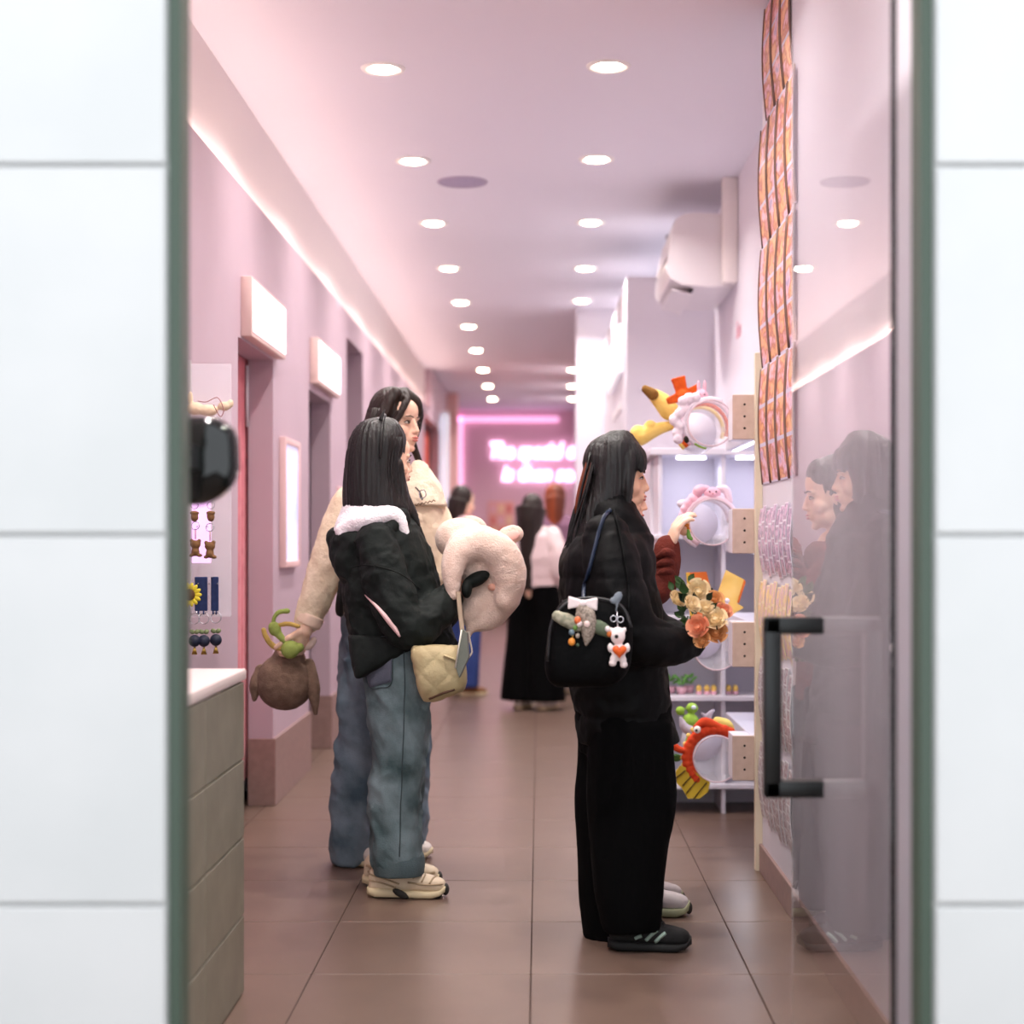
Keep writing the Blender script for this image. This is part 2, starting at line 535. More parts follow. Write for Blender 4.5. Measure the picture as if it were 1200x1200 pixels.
# unseen lamps continuing both rows above the frame, added to fill the near side
ALL = [(-.617, 3.2), (-.617, 4.75)] + LP[:10] + [(.268, 3.2), (.27, 4.75)] + LP[10:]
for i, (x, y) in enumerate(ALL):
    p = np.array([x, y, CEIL])
    if proto is None:
        proto = thing('ceiling_downlight', p, 'round recessed downlight glowing warm white in the lilac ceiling', 'downlight', 'two rows of downlights along the corridor ceiling')
        mk('trim_ring', ringprof([(.050, -.001), (.056, -.003), (.074, -.009), (.084, -.008), (.088, -.001)], p), m_trim, proto)
        lens = ringprof([(.052, -.001), (.05, -.010), (.038, -.0135), (.018, -.0155), (.002, -.016)], p)
        mk('lens', lens, m_warm, proto)
        q = proto; first = p
    else:
        q = copy_tree(proto, None, p - first)
    q['label'] = 'round warm downlight, %s from the shop door in the ceiling row nearer the %s' % (ORD[i % 12], 'pink wall' if i < 12 else 'shelves')
    off = '_offscreen' if y < 5 else ''      # the added, unseen lamps lie above the frame
    if off: q.name = 'ceiling_downlight_offscreen'
    lamp('downlight_beam' + off, 'AREA', p + np.array([0, 0, -.03]), DOWN_W, (1, .95, .91), q, .09, spread=math.radians(138))

# ---- ceiling speaker grille
p = pt(542, 213, F * (CEIL - EYE) / (VY - 213))
sp = thing('ceiling_speaker', p, 'flat round speaker grille between the downlights', 'speaker')
mk('rim', ringprof([(.115, 0), (.118, -.006), (.128, -.006), (.132, 0)], p), mat('lilac_grey', srgb(170, 160, 182), .6), sp)
mk('grille', ringprof([(.116, -.002), (.1, -.004), (.05, -.006), (.003, -.006)], p), mat('grille', srgb(150, 142, 168), .7, srgb(180, 170, 195), 200), sp)

# ---- warm cove strip on the ledge of the left wall (tape light in a small profile)
cv = thing('cove_light', (XL - .03, 10, 2.6), 'warm light strip lying on the ledge of the pink wall', 'light strip')
hard('profile', box(XL - .055, XL - .02, 2.8, 17.3, 2.600, 2.612), m_whitep, cv)
hard('diffuser', box(XL - .050, XL - .025, 2.8, 17.3, 2.612, 2.618), mat('warm_strip', (1, .85, .7, 1), .4, emit=17.0, ecol=(1, .70, .62, 1)), cv)

# ---- pink light around the back wall
pf = thing('pink_light_frame', (-.45, 22.95, 0), 'pink light frame around the back wall below the ceiling', 'light strip')
hard('side_tube', bbox_bev(-1.17, -1.10, 22.92, 22.99, .25, 2.95, .01), m_pinkled, pf)
hard('top_tube', bbox_bev(-1.17, .28, 22.92, 22.99, 2.88, 2.95, .01), m_pinkled, pf)
def text_mesh(s, size, shear=.25, extrude=.006, off=.0):
    c = bpy.data.curves.new('t', 'FONT'); c.body = s; c.size = size; c.shear = shear; c.extrude = extrude; c.offset = off
    c.resolution_u = 3
    o = bpy.data.objects.new('t', c); COL.objects.link(o)
    dg = bpy.context.evaluated_depsgraph_get(); ev = o.evaluated_get(dg); em = ev.to_mesh()
    v = np.array([q.co[:] for q in em.vertices]); f = [tuple(q.vertices) for q in em.polygons]
    ev.to_mesh_clear(); bpy.data.objects.remove(o); bpy.data.curves.remove(c)
    return v, f
def place_text(s, name, parent, x0, yb, d, size_px, wpx, m, **k):
    sz = size_px * d / F
    v, f = text_mesh(s, sz, **k)
    v[:, 0] *= (wpx * d / F) / (v[:, 0].max() - v[:, 0].min())
    b = pt(x0, yb, d)
    V = np.stack([b[0] + v[:, 0] - v[:, 0].min(), b[1] + 0 * v[:, 0] - v[:, 2], b[2] + v[:, 1]], 1)
    return mk(name, (V, f), m, parent, smooth=False)
ne = thing('neon_sign', pt(625, 560, 22.96), 'two lines of white neon script on the pink back wall', 'neon sign')
place_text('The special d', 'lettering', ne, 574, 537, 22.94, 27, 102, m_neon, off=.012)
place_text('is then sel', 'lettering', ne, 588, 563, 22.94, 25, 90, m_neon, off=.012)
# peach pin board of small pictures below the neon
pb = thing('picture_board', pt(587, 625, 22.9), 'peach board of small pictures low on the back wall', 'picture board')
a = pt(572, 588, 22.95); b = pt(602, 632, 22.95)
hard('panel', bbox_bev(a[0], b[0], 22.94, 22.99, b[2], a[2], .005), mat('peach_board', srgb(235, 170, 160), .6, srgb(245, 190, 175), 30), pb)
for i in range(3):
    for j in range(3):
        x = a[0] + .03 + i * .115; z = b[2] + .04 + j * .17
        hard('picture', bbox_bev(x, x + .085, 22.925, 22.94, z, z + .12, .002, 1), mat('pic%d' % ((i + j) % 3), [srgb(250, 215, 180), srgb(230, 140, 130), srgb(240, 190, 200)][(i + j) % 3], .5), pb)

# ---- far left end: pale light column, tan pier
t = thing('light_column', (-1.15, 19.05, 0), 'tall pale blue light column at the end of the left wall', 'light column')
a = pt(514.5, 0, 19.05)[0]; b = pt(525, 0, 19.05)[0]
hard('housing', bbox_bev(a - .01, b + .01, 19.06, 19.12, 0, 2.72, .005), m_whitep, t)
hard('diffuser', bbox_bev(a, b, 19.03, 19.06, .1, 2.68, .005), mat('blue_led', (.8, .88, 1, 1), .4, emit=.4, ecol=(.74, .84, 1, 1)), t)
a = pt(524, 0, 20.3)[0]; b = pt(536, 0, 20.3)[0]
hard('wall_left_pier', box(XL - .02, b, 20.3, 20.6, 0, CEIL), mat('tan_paint', srgb(225, 180, 175), .6), kind='structure')

# ---- curtains in the booths
def curtain(name, x, y0, y1, z0, z1, amp, waves, m, label):
    n = 60; ring = []
    for z in np.linspace(z0, z1, 14):
        r = []
        for i in range(n): 
            u = i / (n - 1); r.append((x + amp * math.sin(u * waves * 2 * math.pi + .6 * math.sin(z * 2)) , y0 + (y1 - y0) * u, z))
        for i in range(n - 1, -1, -1):
            u = i / (n - 1); r.append((x - .006 + amp * math.sin(u * waves * 2 * math.pi + .6 * math.sin(z * 2)), y0 + (y1 - y0) * u, z))
        ring.append(np.array(r))
    t = thing(name, (x, (y0 + y1) / 2, z0), label, 'curtain')
    mk('cloth', rings_mesh(ring), m, t)
    mk('rail', tube([(x, y0 - .02, z1 + .012), (x, y1 + .02, z1 + .012)], .012), m_steel, t)
    return t
curtain('booth_curtain', XL - TW - .018, 6.2, 7.4, .12, 2.3, .012, 14, mat('pink_velvet', srgb(214, 120, 130), .8, srgb(200, 105, 118), 20, sheen=.3), 'pink curtain hanging in the booth opening beside the counter')
curtain('booth_curtain', XL - TW - .04, 16.45, 18.98, .1, 2.45, .03, 12, mat('red_velvet', srgb(226, 100, 84), .8), 'red orange curtain in the farthest booth opening')
rd = mk('curtain_pole', tube([pt(289.5, 500, 7.12), pt(289.5, 428, 7.12)], .006), mat('white_rod', srgb(235, 235, 240), .3), label='short white vertical rod on the jamb of the pink curtain booth', cat='rod')

# ---- light-box signs over the booths
def booth_sign(y0, y1, z0, z1, label):
    t = thing('booth_sign', (XL + .02, (y0 + y1) / 2, z0), label, 'sign')
    hard('case', bbox_bev(XL, XL + .045, y0, y1, z0, z1, .004), mat('sign_case', srgb(226, 196, 190), .5), t)
    hard('face', bbox_bev(XL + .045, XL + .050, y0 + .02, y1 - .02, z0 + .02, z1 - .015, .002, 1), m_sign, t)
    # faint handwritten stroke and underline
    pts = []
    for i in range(60):
        u = i / 59; pts.append((XL + .0505, y0 + .18 + .42 * u, (z0 + z1) / 2 + .0 + .03 * math.sin(u * 26) + .015 * math.sin(u * 9)))
    mk('script', tube(pts, .0035, 5, flat=(1, .3)), mat('script_ink', srgb(196, 170, 196), .6), t)
    mk('underline', tube([(XL + .0505, y0 + .3, z0 + .07), (XL + .0505, y0 + .62, z0 + .065)], .003, 5, flat=(1, .3)), mat('script_ink', None), t)
    return t
booth_sign(6.36, 7.20, 2.00, 2.24, 'white light box with faint script over the pink curtain booth')
booth_sign(8.28, 9.17, 2.00, 2.24, 'white light box over the booth opening past the framed lit panel')
# ledge below the first sign
# ---- lit framed panel on the wall
t = thing('lit_panel', (XL + .02, 7.53, 1.05), 'framed pale blue lit poster on the pink wall between two booths', 'poster')
z0, z1 = 1.06, 1.66
hard('frame', join([bbox_bev(XL, XL + .03, 7.30, 7.33, z0, z1, .003), bbox_bev(XL, XL + .03, 7.73, 7.76, z0, z1, .003),
                    bbox_bev(XL, XL + .03, 7.33, 7.73, z0, z0 + .03, .003), bbox_bev(XL, XL + .03, 7.33, 7.73, z1 - .03, z1, .003)]), mat('frame_pink', srgb(226, 190, 190), .5), t)
hard('screen', box(XL + .001, XL + .02, 7.33, 7.73, z0 + .03, z1 - .03), print_mat('blue_screen', [srgb(170, 190, 245), srgb(215, 220, 255), srgb(235, 225, 250)], 1, 1, srgb(225, 225, 250), .02, emit=.38), t)
t = thing('lit_panel', (XL + .02, 9.5, 1.05), 'narrow lilac lit poster on the short pier between booths', 'poster')
hard('frame', bbox_bev(XL, XL + .02, 9.36, 9.62, 1.0, 1.5, .003), mat('frame_pink', None), t)
hard('screen', box(XL + .02, XL + .024, 9.38, 9.60, 1.02, 1.48), mat('lilac_screen', srgb(225, 200, 250), .4, emit=.8, ecol=srgb(230, 195, 250)), t)

# ---- counter at the left
ct = thing('counter', (-.98, 3.46, 0), 'beige panelled counter with pale top near the shop door', 'counter')
CX, CY1 = -.775, 4.20
hard('body', box(-1.185, CX - .012, 2.73, CY1 - .012, 0, .82), mat('counter_core', srgb(120, 112, 100), .6), ct)
hard('worktop', bbox_bev(-1.185, CX + .004, 2.73, CY1 + .004, .82, .85, .006), mat('counter_top', srgb(226, 208, 204), .35), ct)
pm = mat('counter_panel', srgb(132, 126, 110), .4, srgb(120, 115, 99), 12, bump=.04)
for r in range(4):
    for c in range(3):
        y0 = 2.735 + c * .486; z0 = .004 + r * .204
        hard('panel', bbox_bev(CX - .013, CX, y0, y0 + .482, z0, z0 + .200, .002, 1), pm, ct)
for r in range(4):
    z0 = .004 + r * .204
    hard('panel', bbox_bev(-1.18, CX - .014, CY1 - .013, CY1, z0, z0 + .200, .002, 1), pm, ct)

# ================================================================== air conditioner on the recess wall
AY0, AY1 = 8.25, 9.12
def extrude_y(prof, y0, y1, bev=.0):
    n = len(prof)
    a = np.array([(x, y0, z) for x, z in prof]); b = np.array([(x, y1, z) for x, z in prof])
    return rings_mesh([a, b])
axr = XR; 
def ax(x, y): 
    q = pt(x, y, AY0); return (q[0], q[2])
aprof = [ax(870, 252), ax(815, 249), ax(800, 251), ax(791, 258), ax(787, 275), ax(783, 300), ax(782, 318), ax(786, 326), ax(800, 333), ax(830, 336), ax(856, 335), ax(870, 332)]
aprof = [(min(x, XR - .001), z) for x, z in aprof]
ac = thing('air_conditioner', (XR - .15, 8.7, aprof[-1][1]), 'white split air conditioner high on the recess wall', 'air conditioner')
hard('body', extrude_y(aprof, AY0, AY1), mat('ac_plastic', srgb(214, 206, 210), .3), ac)
bx_ = [p_[0] for p_ in aprof]
zb = min(p_[1] for p_ in aprof)
hard('outlet_slot', box(XR - .235, XR - .215, AY0 + .10, AY1 - .08, zb - .004, zb + .004), m_dark, ac)
v = np.array([(min(bx_) + .03, AY0 + .08, zb - .004), (XR - .22, AY0 + .08, zb - .03), (XR - .22, AY1 - .06, zb - .03), (min(bx_) + .03, AY1 - .06, zb - .004)])
hard('louver', rings_mesh([v, v + np.array([0, 0, .006])]), mat('ac_plastic', None), ac)
hard('seam', box(min(bx_) - .001, min(bx_) + .02, AY0 + .002, AY1, aprof[5][1] - .002, aprof[5][1] + .001), mat('seam_grey', srgb(180, 175, 180), .5), ac)
hard('logo_plate', box(min(bx_) - .002, min(bx_) + .01, AY0 + .05, AY0 + .12, aprof[4][1], aprof[4][1] + .012), m_steel, ac)
a = pt(846, 0, AY0 - .03)[0]; b = pt(864, 0, AY0 - .03)[0]
hard('pipe_duct', bbox_bev(a, XR - .001, AY0 - .07, AY0 - .005, pt(0, 333, AY0)[2], CEIL - .001, .008), mat('ac_duct', srgb(228, 218, 216), .4), label='white pipe duct from the ceiling beside the air conditioner', cat='duct')

# faint pink script on the recess wall
t = thing('wall_script', (XR - .004, 8.1, pt(868, 400, 8.0)[2]), 'faint pink handwritten script painted on the recess wall', 'wall lettering')
v, f = text_mesh('Sum', .13, shear=.3, extrude=.001)
q = pt(861, 398, 8.25)
V = np.stack([XR - .002 - v[:, 2], 8.25 - v[:, 0] * .8, q[2] + v[:, 1]], 1)
mk('lettering', (V, f), mat('pink_ink', srgb(226, 172, 184), .6), t, smooth=False)
# slim lit blade sign on the pier
t = thing('blade_sign', (.5, 10.6, 1.9), 'thin white lit panel on the side of the white pier', 'sign')
hard('face', bbox_bev(.485, .505, 9.7, 11.2, pt(724, 440, 9.9)[2], pt(724, 385, 9.9)[2], .003), mat('blade_lit', (1, .97, 1, 1), .4, emit=.3, ecol=(.97, .92, 1, 1)), t)
hard('bracket', box(.505, .511, 9.9, 11.0, 2.0, 2.05), m_whitep, t)

# ================================================================== display shelf, front unit
SY0, SY1 = 5.76, 6.55
LV = [.48, .89, 1.30, 1.712]
un = thing('display_shelf', (.85, 6.1, 0), 'tall white display shelf with four tan ended box tiers', 'shelf')
hard('end_panel', bbox_bev(.775, .80 + .02, 5.722, SY0, 0, 1.86, .002, 1), m_cream, un)
hard('back_panel', box(XR - .02, XR - .002, SY0, SY1, 0, 1.9), m_white, un)
hole = []
for z in LV:
    t = hard('tier_box', join([bbox_bev(.765, XR - .021, SY0 + .012, SY1, z - .16, z, .002, 1), bbox_bev(.70, .766, SY0 + .012, SY0 + .15, z - .16, z, .002, 1)]), m_white, un)
    hard('end_cap', bbox_bev(.698, XR - .03, SY0, SY0 + .012, z - .161, z + .001, .002, 1), m_tan, t)
    for k in range(3):
        c = (.741, SY0 - .0005, z - .035 - k * .043)
        v, f = ell(c, (.0045, .002, .0045), seg=8, rings=4)
        mk('screw_hole', (v, f), m_dark, t)
    hard('led_strip', bbox_bev(.79, .81, SY0 + .05, SY1 - .03, z - .1625, z - .1605, .0005, 1), m_coolled, t)
    lamp('shelf_led', 'AREA', (.80, 6.15, z - .175), 0.5, (.84, .87, 1), un, .12, .7)

# ---- second unit behind it: white end-cap shelves facing the door
u2 = thing('end_cap_display', (.77, 7.1, 0), 'bright white end cap cabinet behind the headband shelf', 'shelf')
hard('back_panel', bbox_bev(.50, XR - .002, 7.22, 7.26, 0, 1.56, .002, 1), m_white, u2)
hard('carcass', bbox_bev(.50, XR - .002, 7.26, 9.28, 0, 1.54, .003, 1), m_white, u2)
hard('top_board', bbox_bev(.48, XR - .002, 6.90, 9.29, 1.555, 1.585, .003, 1), m_white, u2)
for x in (.515, .79): hard('upright', bbox_bev(x, x + .018, 6.92, 7.22, 0, 1.555, .002, 1), m_white, u2)
for z in (.13, .51, .86, 1.21): hard('shelf_board', bbox_bev(.50, XR - .022, 6.90, 7.22, z - .02, z, .002, 1), m_white, u2)
for x in (.60, .86):
    hard('led_tube', bbox_bev(x, x + .13, 6.98, 7.0, 1.540, 1.553, .004), m_coolled, u2)
for x in (.665, .925): lamp('end_cap_led', 'AREA', (x, 6.99, 1.535), 0.45, (.86, .88, 1), u2, .13, .02)
# small goods on the end-cap shelf
rnd = random.Random(3)
for i, (x, y) in enumerate([(.582, 7.06), (.625, 7.02), (.664, 7.08)]):
    t = thing('toy_plant', (x, y, .51), 'tiny toy plant in a pink pot, %s from the toy eggs' % ORD[2 - i], 'toy plant', 'toy plants on the end cap shelf')
    mk('pot', ringprof([(.001, 0), (.018, 0), (.024, .03), (.020, .03), (.001, .028)], (x, y, .51), 14), mat('pink_pot', srgb(245, 190, 205), .5), t)
    for k in range(6):
        an = k * 1.05 + i; r = .022
        c = (x + r * math.cos(an), y + r * math.sin(an), .56 + .012 * (k % 3))
        mk('leaf', ell(c, (.018, .010, .006), rot(an, -.6), 8, 6), mat('toy_leaf', srgb(120, 185, 90), .5), t)
for i, x in enumerate((.70, .735, .765, .80 + .03, .86)):
    t = thing('toy_egg', (x, 7.0, .51), 'small yellow toy egg in a pink cup, %s from the toy plants' % ORD[i], 'toy', 'toy eggs on the end cap shelf')
    mk('cup', ringprof([(.001, 0), (.012, 0), (.014, .004), (.015, .014), (.012, .014), (.001, .01)], (x, 7.0, .51), 12), mat('pink_pot', None), t)
    mk('egg', ell((x, 7.0, .51 + .026), (.013, .013, .016), None, 10, 8), mat('egg_yellow', srgb(252, 214, 110), .4), t)

# ================================================================== clear acrylic tubes with plush headbands
def cyl_shell(cx, cz, y0, y1, r, th=.003, seg=40):
    A = np.linspace(0, 2 * math.pi, seg, endpoint=False)
    R = []
    for rr, y in ((r, y0), (r, y1), (r - th, y1), (r - th, y0)):
        R.append(np.array([(cx + rr * math.cos(t), y, cz + rr * math.sin(t)) for t in A]))
    return rings_mesh(R, cap=False, closed=True)
TUBES = [(831, 497), (833, 612), (838, 757), (838, 887)]
TC = []
tl = ['topmost clear tube on the headband shelf', 'clear tube under the bunny headband on the second tier', 'clear tube on the third tier above the fish headband', 'lowest clear tube on the headband shelf wearing the fish headband']
for i, (x, y) in enumerate(TUBES):
    c = pt(x, y, 6.0); r = .086; TC.append((c[0], c[2]))
    t = thing('acrylic_tube', (c[0], 6.2, c[2] - r), tl[i], 'display tube', 'acrylic headband tubes')
    mk('tube_wall', cyl_shell(c[0], c[2], 5.94, 6.50, r), m_acryl, t)
    mk('rim', tube([(c[0] + r * math.cos(a), 5.94, c[2] + r * math.sin(a)) for a in np.linspace(0, 2 * math.pi, 40, endpoint=False)], .0028, 6, closed=True), mat('rim_tint', srgb(222, 196, 205), .2), t)
    disc = np.array([(c[0] + (r - .004) * math.cos(a), 6.49, c[2] + (r - .004) * math.sin(a)) for a in np.linspace(0, 2 * math.pi, 40, endpoint=False)])
    mk('end_disc', rings_mesh([disc, disc + np.array([0, .004, 0])]), mat('frosted', srgb(236, 230, 244), .5), t)
    hard('mount_peg', box(c[0] + r - .002, .766, 6.285, 6.315, c[2] - .010, c[2] + .010), m_acryl, t)

def arc(ti, y, r, a0, a1, n=20):
    cx, cz = TC[ti]
    return [(cx + r * math.cos(a), y, cz + r * math.sin(a)) for a in np.linspace(math.radians(a0), math.radians(a1), n)]
def pol(ti, y, r, a):
    cx, cz = TC[ti]; a = math.radians(a)
    return np.array([cx + r * math.cos(a), y, cz + r * math.sin(a)])
def plush(parts, vox=.004, n=.0012, sm=3):
    return disp(fuse(parts, vox, sm), lambda v: n * fbm(v * 120, 5, 2))
R0 = .094
def headband(ti, y, label, mband, a0=-20, a1=230, rb=.008):
    b = pol(ti, y, R0, 90)
    t = thing('plush_headband', b, label, 'headband', 'plush headbands on the acrylic tubes')
    mk('band', tube(arc(ti, y, R0, a0, a1), rb, 8), mband, t)
    return t
pl_white = mat('plush_white', srgb(238, 226, 236), .95, srgb(228, 214, 228), 60, bump=.3, bscale=200)
pl_pink = mat('plush_pink', srgb(240, 178, 198), .95, srgb(246, 196, 212), 40, bump=.3, bscale=200)
pl_pale = mat('plush_palepink', srgb(244, 214, 226), .95, bump=.3, bscale=200)
pl_orange = mat('plush_orange', srgb(226, 96, 24), .9, srgb(212, 82, 18), 30, bump=.3, bscale=200)
pl_yellow = mat('plush_yellow', srgb(244, 212, 122), .9, srgb(238, 200, 104), 30, bump=.3, bscale=200)
pl_brown = mat('plush_brown', srgb(126, 88, 34), .9)
pl_black = mat('plush_black', srgb(36, 32, 26), .9)
pl_green = mat('plush_green', srgb(150, 188, 72), .9, srgb(136, 175, 60), 30)
pl_grey = mat('plush_grey', srgb(186, 178, 190), .9, srgb(170, 162, 176), 30)
pl_red = mat('plush_red', srgb(222, 74, 28), .85, srgb(206, 60, 22), 30, bump=.3, bscale=200)
eye_b = mat('bead_black', srgb(20, 16, 16), .2)
# tier 1: fluffy white flowers, then orange bow, then yellow ears
h = headband(0, 5.98, 'fluffy white flower headband on the topmost clear tube', pl_white, 60, 235)
mk('flower_tuft', plush([ell(pol(0, 5.98 + .01 * (k % 2), R0 + .017 + .010 * (k % 3), 118 + k * 11), .020 + .004 * (k % 2), seg=12, rings=8) for k in range(9)]), pl_white, h)
mk('dark_tip', plush([ell(pol(0, 5.98, R0 + .01, 214), (.012, .010, .016))]), pl_black, h)
mk('band_end', tube(arc(0, 5.975, R0, 232, 262), .004, 6), pl_green, h)
h = headband(0, 6.08, 'headband with a small pink bunny peeking over the topmost tube', pl_pale)
b = pol(0, 6.08, R0 + .022, 100)
mk('bunny_head', plush([ell(b, (.026, .02, .022)), ell(b + (-.012, 0, .034), (.007, .006, .026)), ell(b + (.012, 0, .036), (.007, .006, .026))]), pl_pink, h)
for s in (-1, 1): mk('eye', ell(b + (s * .009, -.020, .003), .003, seg=6, rings=5), eye_b, h)
h = headband(0, 6.22, 'headband with an orange plush bow on the topmost tube', pl_orange)
b = pt(800, 464, 6.22)
def wedge(c, dirx, dirz, L, w0, w1, th):
    d = np.array([dirx, 0, dirz], float); d /= np.linalg.norm(d); n = np.array([-d[2], 0, d[0]])
    pr = [c - n * w0, c + n * w0, c + d * L + n * w1, c + d * L - n * w1]
    a = np.array([q + (0, -th, 0) for q in pr]); e = np.array([q + (0, th, 0) for q in pr])
    return rings_mesh([a, e])
mk('bow', plush([wedge(b, -.25, 1, .075, .020, .028, .016), wedge(b, 1, .30, .072, .016, .030, .016), wedge(b, -1, -.35, .065, .022, .012, .016), ell(b, .03)], .004, .001, 4), pl_orange, h)
h = headband(0, 6.36, 'yellow headband with long brown tipped ears on the topmost tube', pl_yellow)
b = pol(0, 6.36, R0 + .005, 150)
e0 = pt(784, 481, 6.36); e1 = pt(775, 470, 6.36); e2 = pt(757, 456, 6.36)
mk('ear', plush(sloft([e0, e1, e2], [.040, .036, .016], 10)), pl_yellow, h)
mk('ear_tip', plush(sloft([pt(765, 462, 6.335), pt(756, 456, 6.335)], [.024, .016], 6)), pl_brown, h)
e3 = pt(788, 498, 6.38); e4 = pt(770, 503, 6.38); e5 = pt(750, 512, 6.38)
mk('ear', plush(sloft([e3, e4, e5], [.018, .026, .036], 10) + [ell(pt(748, 508, 6.38), .034), ell(pt(762, 500, 6.38), .026)]), pl_yellow, h)
# tier 2: pink bunny with floppy ears
h = headband(1, 5.98, 'pale pink headband with a floppy eared bunny on the second tube', pl_pale, -10, 240, .010)
b = pol(1, 5.985, R0 + .016, 88)
mk('bunny_head', plush([ell(b, (.034, .022, .022)), ell(b + (0, -.012, -.006), (.016, .014, .012))]), pl_pink, h)
mk('ear', plush(sloft([b + (.02, 0, .016), b + (.05, 0, .012), b + (.066, 0, -.03)], [.010, .016, .012], 10)), pl_pale, h)
mk('ear', plush(sloft([b + (-.02, 0, .016), b + (-.05, 0, .010), b + (-.062, .01, -.02)], [.012, .02, .016], 10)), pl_pink, h)
mk('bow_tuft', plush([ell(pol(1, 5.99, R0 + .016, 128 + k * 13), .022 - .002 * k, seg=12, rings=8) for k in range(4)]), pl_pink, h)
for s in (-1, 1): mk('eye', ell(b + (s * .012, -.022, .004), .0032, seg=6, rings=5), eye_b, h)
mk('nose', ell(b + (.0, -.026, -.004), .003, seg=6, rings=5), mat('bead_rose', srgb(190, 110, 110), .4), h)
h = headband(1, 6.2, 'white headband with pink inner ear behind the bunny headband', pl_white, 0, 250, .010)
for a_, e_ in ((60, .026), (140, .024)): mk('tuft', plush([ell(pol(1, 6.2, R0 + .020, a_), (e_, .016, .018))]), pl_white, h)
# tier 3: orange and yellow felt crowns
h = headband(2, 6.02, 'headband with tall orange and yellow felt points on the third tube', mat('band_cream', srgb(245, 225, 190), .7), 20, 170)
def card(px, d, th, m, name, par):
    v = np.array([pt(x, y, d) for x, y in px]); 
    return hard(name, rings_mesh([v, v + np.array([0, th, 0])]), m, par)
o1 = card([(804, 671), (828, 670), (836, 702), (839, 729), (813, 738)], 6.02, .012, mat('felt_orange', srgb(222, 112, 44), .8), 'orange_point', h)
card([(804, 671), (808, 671), (815, 737), (810, 739)], 6.015, .006, mat('felt_gold', srgb(225, 180, 70), .8), 'gold_edge', h)
y1_ = card([(851, 668), (872, 679), (864, 707), (872, 712), (857, 721), (846, 724), (838, 728), (836, 712), (843, 690)], 6.03, .014, mat('felt_yellow', srgb(248, 208, 128), .8, srgb(244, 196, 96), 14), 'yellow_point', h)
card([(872, 679), (874, 682), (866, 707), (864, 706)], 6.028, .016, mat('felt_orange', None), 'orange_edge', h)
b = pt(851, 712, 6.0)
mk('little_figure', plush([ell(b, (.012, .01, .016)), ell(b + (.004, 0, .026), (.010, .009, .010))], .003), pl_white, h)
# tier 4: fish, frog, sharks
h = headband(3, 5.985, 'orange fish headband with striped yellow fins on the lowest tube', pl_red, -5, 245, .008)
mk('fish_body', plush([ell(pol(3, 5.985, R0 + .014, a), .021, seg=12, rings=8) for a in range(48, 236, 12)]), pl_red, h)
mk('mouth', plush(sloft([pt(815, 852, 5.98), pt(826, 846, 5.98), pt(842, 852, 5.98), pt(853, 860, 5.98)], [.010, .018, .014, .008], 12)), pl_red, h)
mk('whisker', plush(sloft([pt(803, 880, 5.98), pt(795, 878, 5.98), pt(788, 873, 5.98)], [.012, .013, .015], 8)), pl_red, h)
fin = [(792, 905), (797, 898), (808, 900), (832, 917), (830, 928), (820, 936), (806, 936), (800, 925), (793, 918)]
v = np.array([pt(x, y, 5.97) for x, y in fin])
fo = hard('tail_fin', rings_mesh([v, v + np.array([0, .02, 0])]), mat('fin_yellow', srgb(206, 176, 52), .8), h)
for (x0, y0, x1, y1) in [(792, 912, 803, 903), (800, 921, 812, 907), (804, 930, 819, 912), (813, 936, 828, 917)]:
    mk('fin_stripe', tube([pt(x0, y0, 5.968), pt(x1, y1, 5.968)], .0025, 6), mat('stripe_brown', srgb(90, 70, 30), .8), fo)
mk('back_fin', plush(sloft([pt(841, 846, 6.01), pt(852, 850, 6.01), pt(859, 857, 6.01)], [.02, .022, .010], 8)), mat('fin_yellow2', srgb(222, 200, 110), .9), h)
mk('collar', plush([ell(pt(x, y, 5.99), .011, seg=10, rings=6) for x, y in [(807, 862), (803, 872), (800, 888), (801, 896), (812, 855)]]), pl_yellow, h)
mk('eye', ell(pt(817, 855, 5.955), (.014, .010, .014), None, 12, 8), mat('eye_white', srgb(245, 240, 235), .3), h)
mk('pupil', ell(pt(816, 856, 5.944), (.005, .004, .005), None, 8, 6), eye_b, h)
mk('green_leaf', plush([ell(pt(793, 888, 6.0), (.020, .012, .016))]), mat('leaf_dk', srgb(70, 110, 50), .9), h)
h = headband(3, 6.2, 'green frog headband behind the fish headband', pl_green)
mk('frog_head', plush([ell(pt(809, 845, 6.2), (.034, .028, .03)), ell(pt(811, 830, 6.2), (.024, .02, .022)), ell(pt(797, 833, 6.2), (.018, .018, .018))]), pl_green, h)
mk('eye', ell(pt(813, 829, 6.178), (.010, .006, .008), None, 10, 8), mat('eye_pale', srgb(225, 238, 250), .3), h)
h = headband(3, 6.1, 'grey headband with small shark fins beside the frog', pl_grey)
mk('shark', plush(sloft([pt(798, 842, 6.1), pt(802, 852, 6.1), pt(812, 858, 6.1)], [.008, .018, .02], 8) + sloft([pt(836, 833, 6.1), pt(830, 840, 6.1), pt(828, 852, 6.1)], [.007, .014, .014], 8) + sloft([pt(823, 836, 6.1), pt(828, 842, 6.1)], [.005, .01], 5)), pl_grey, h)

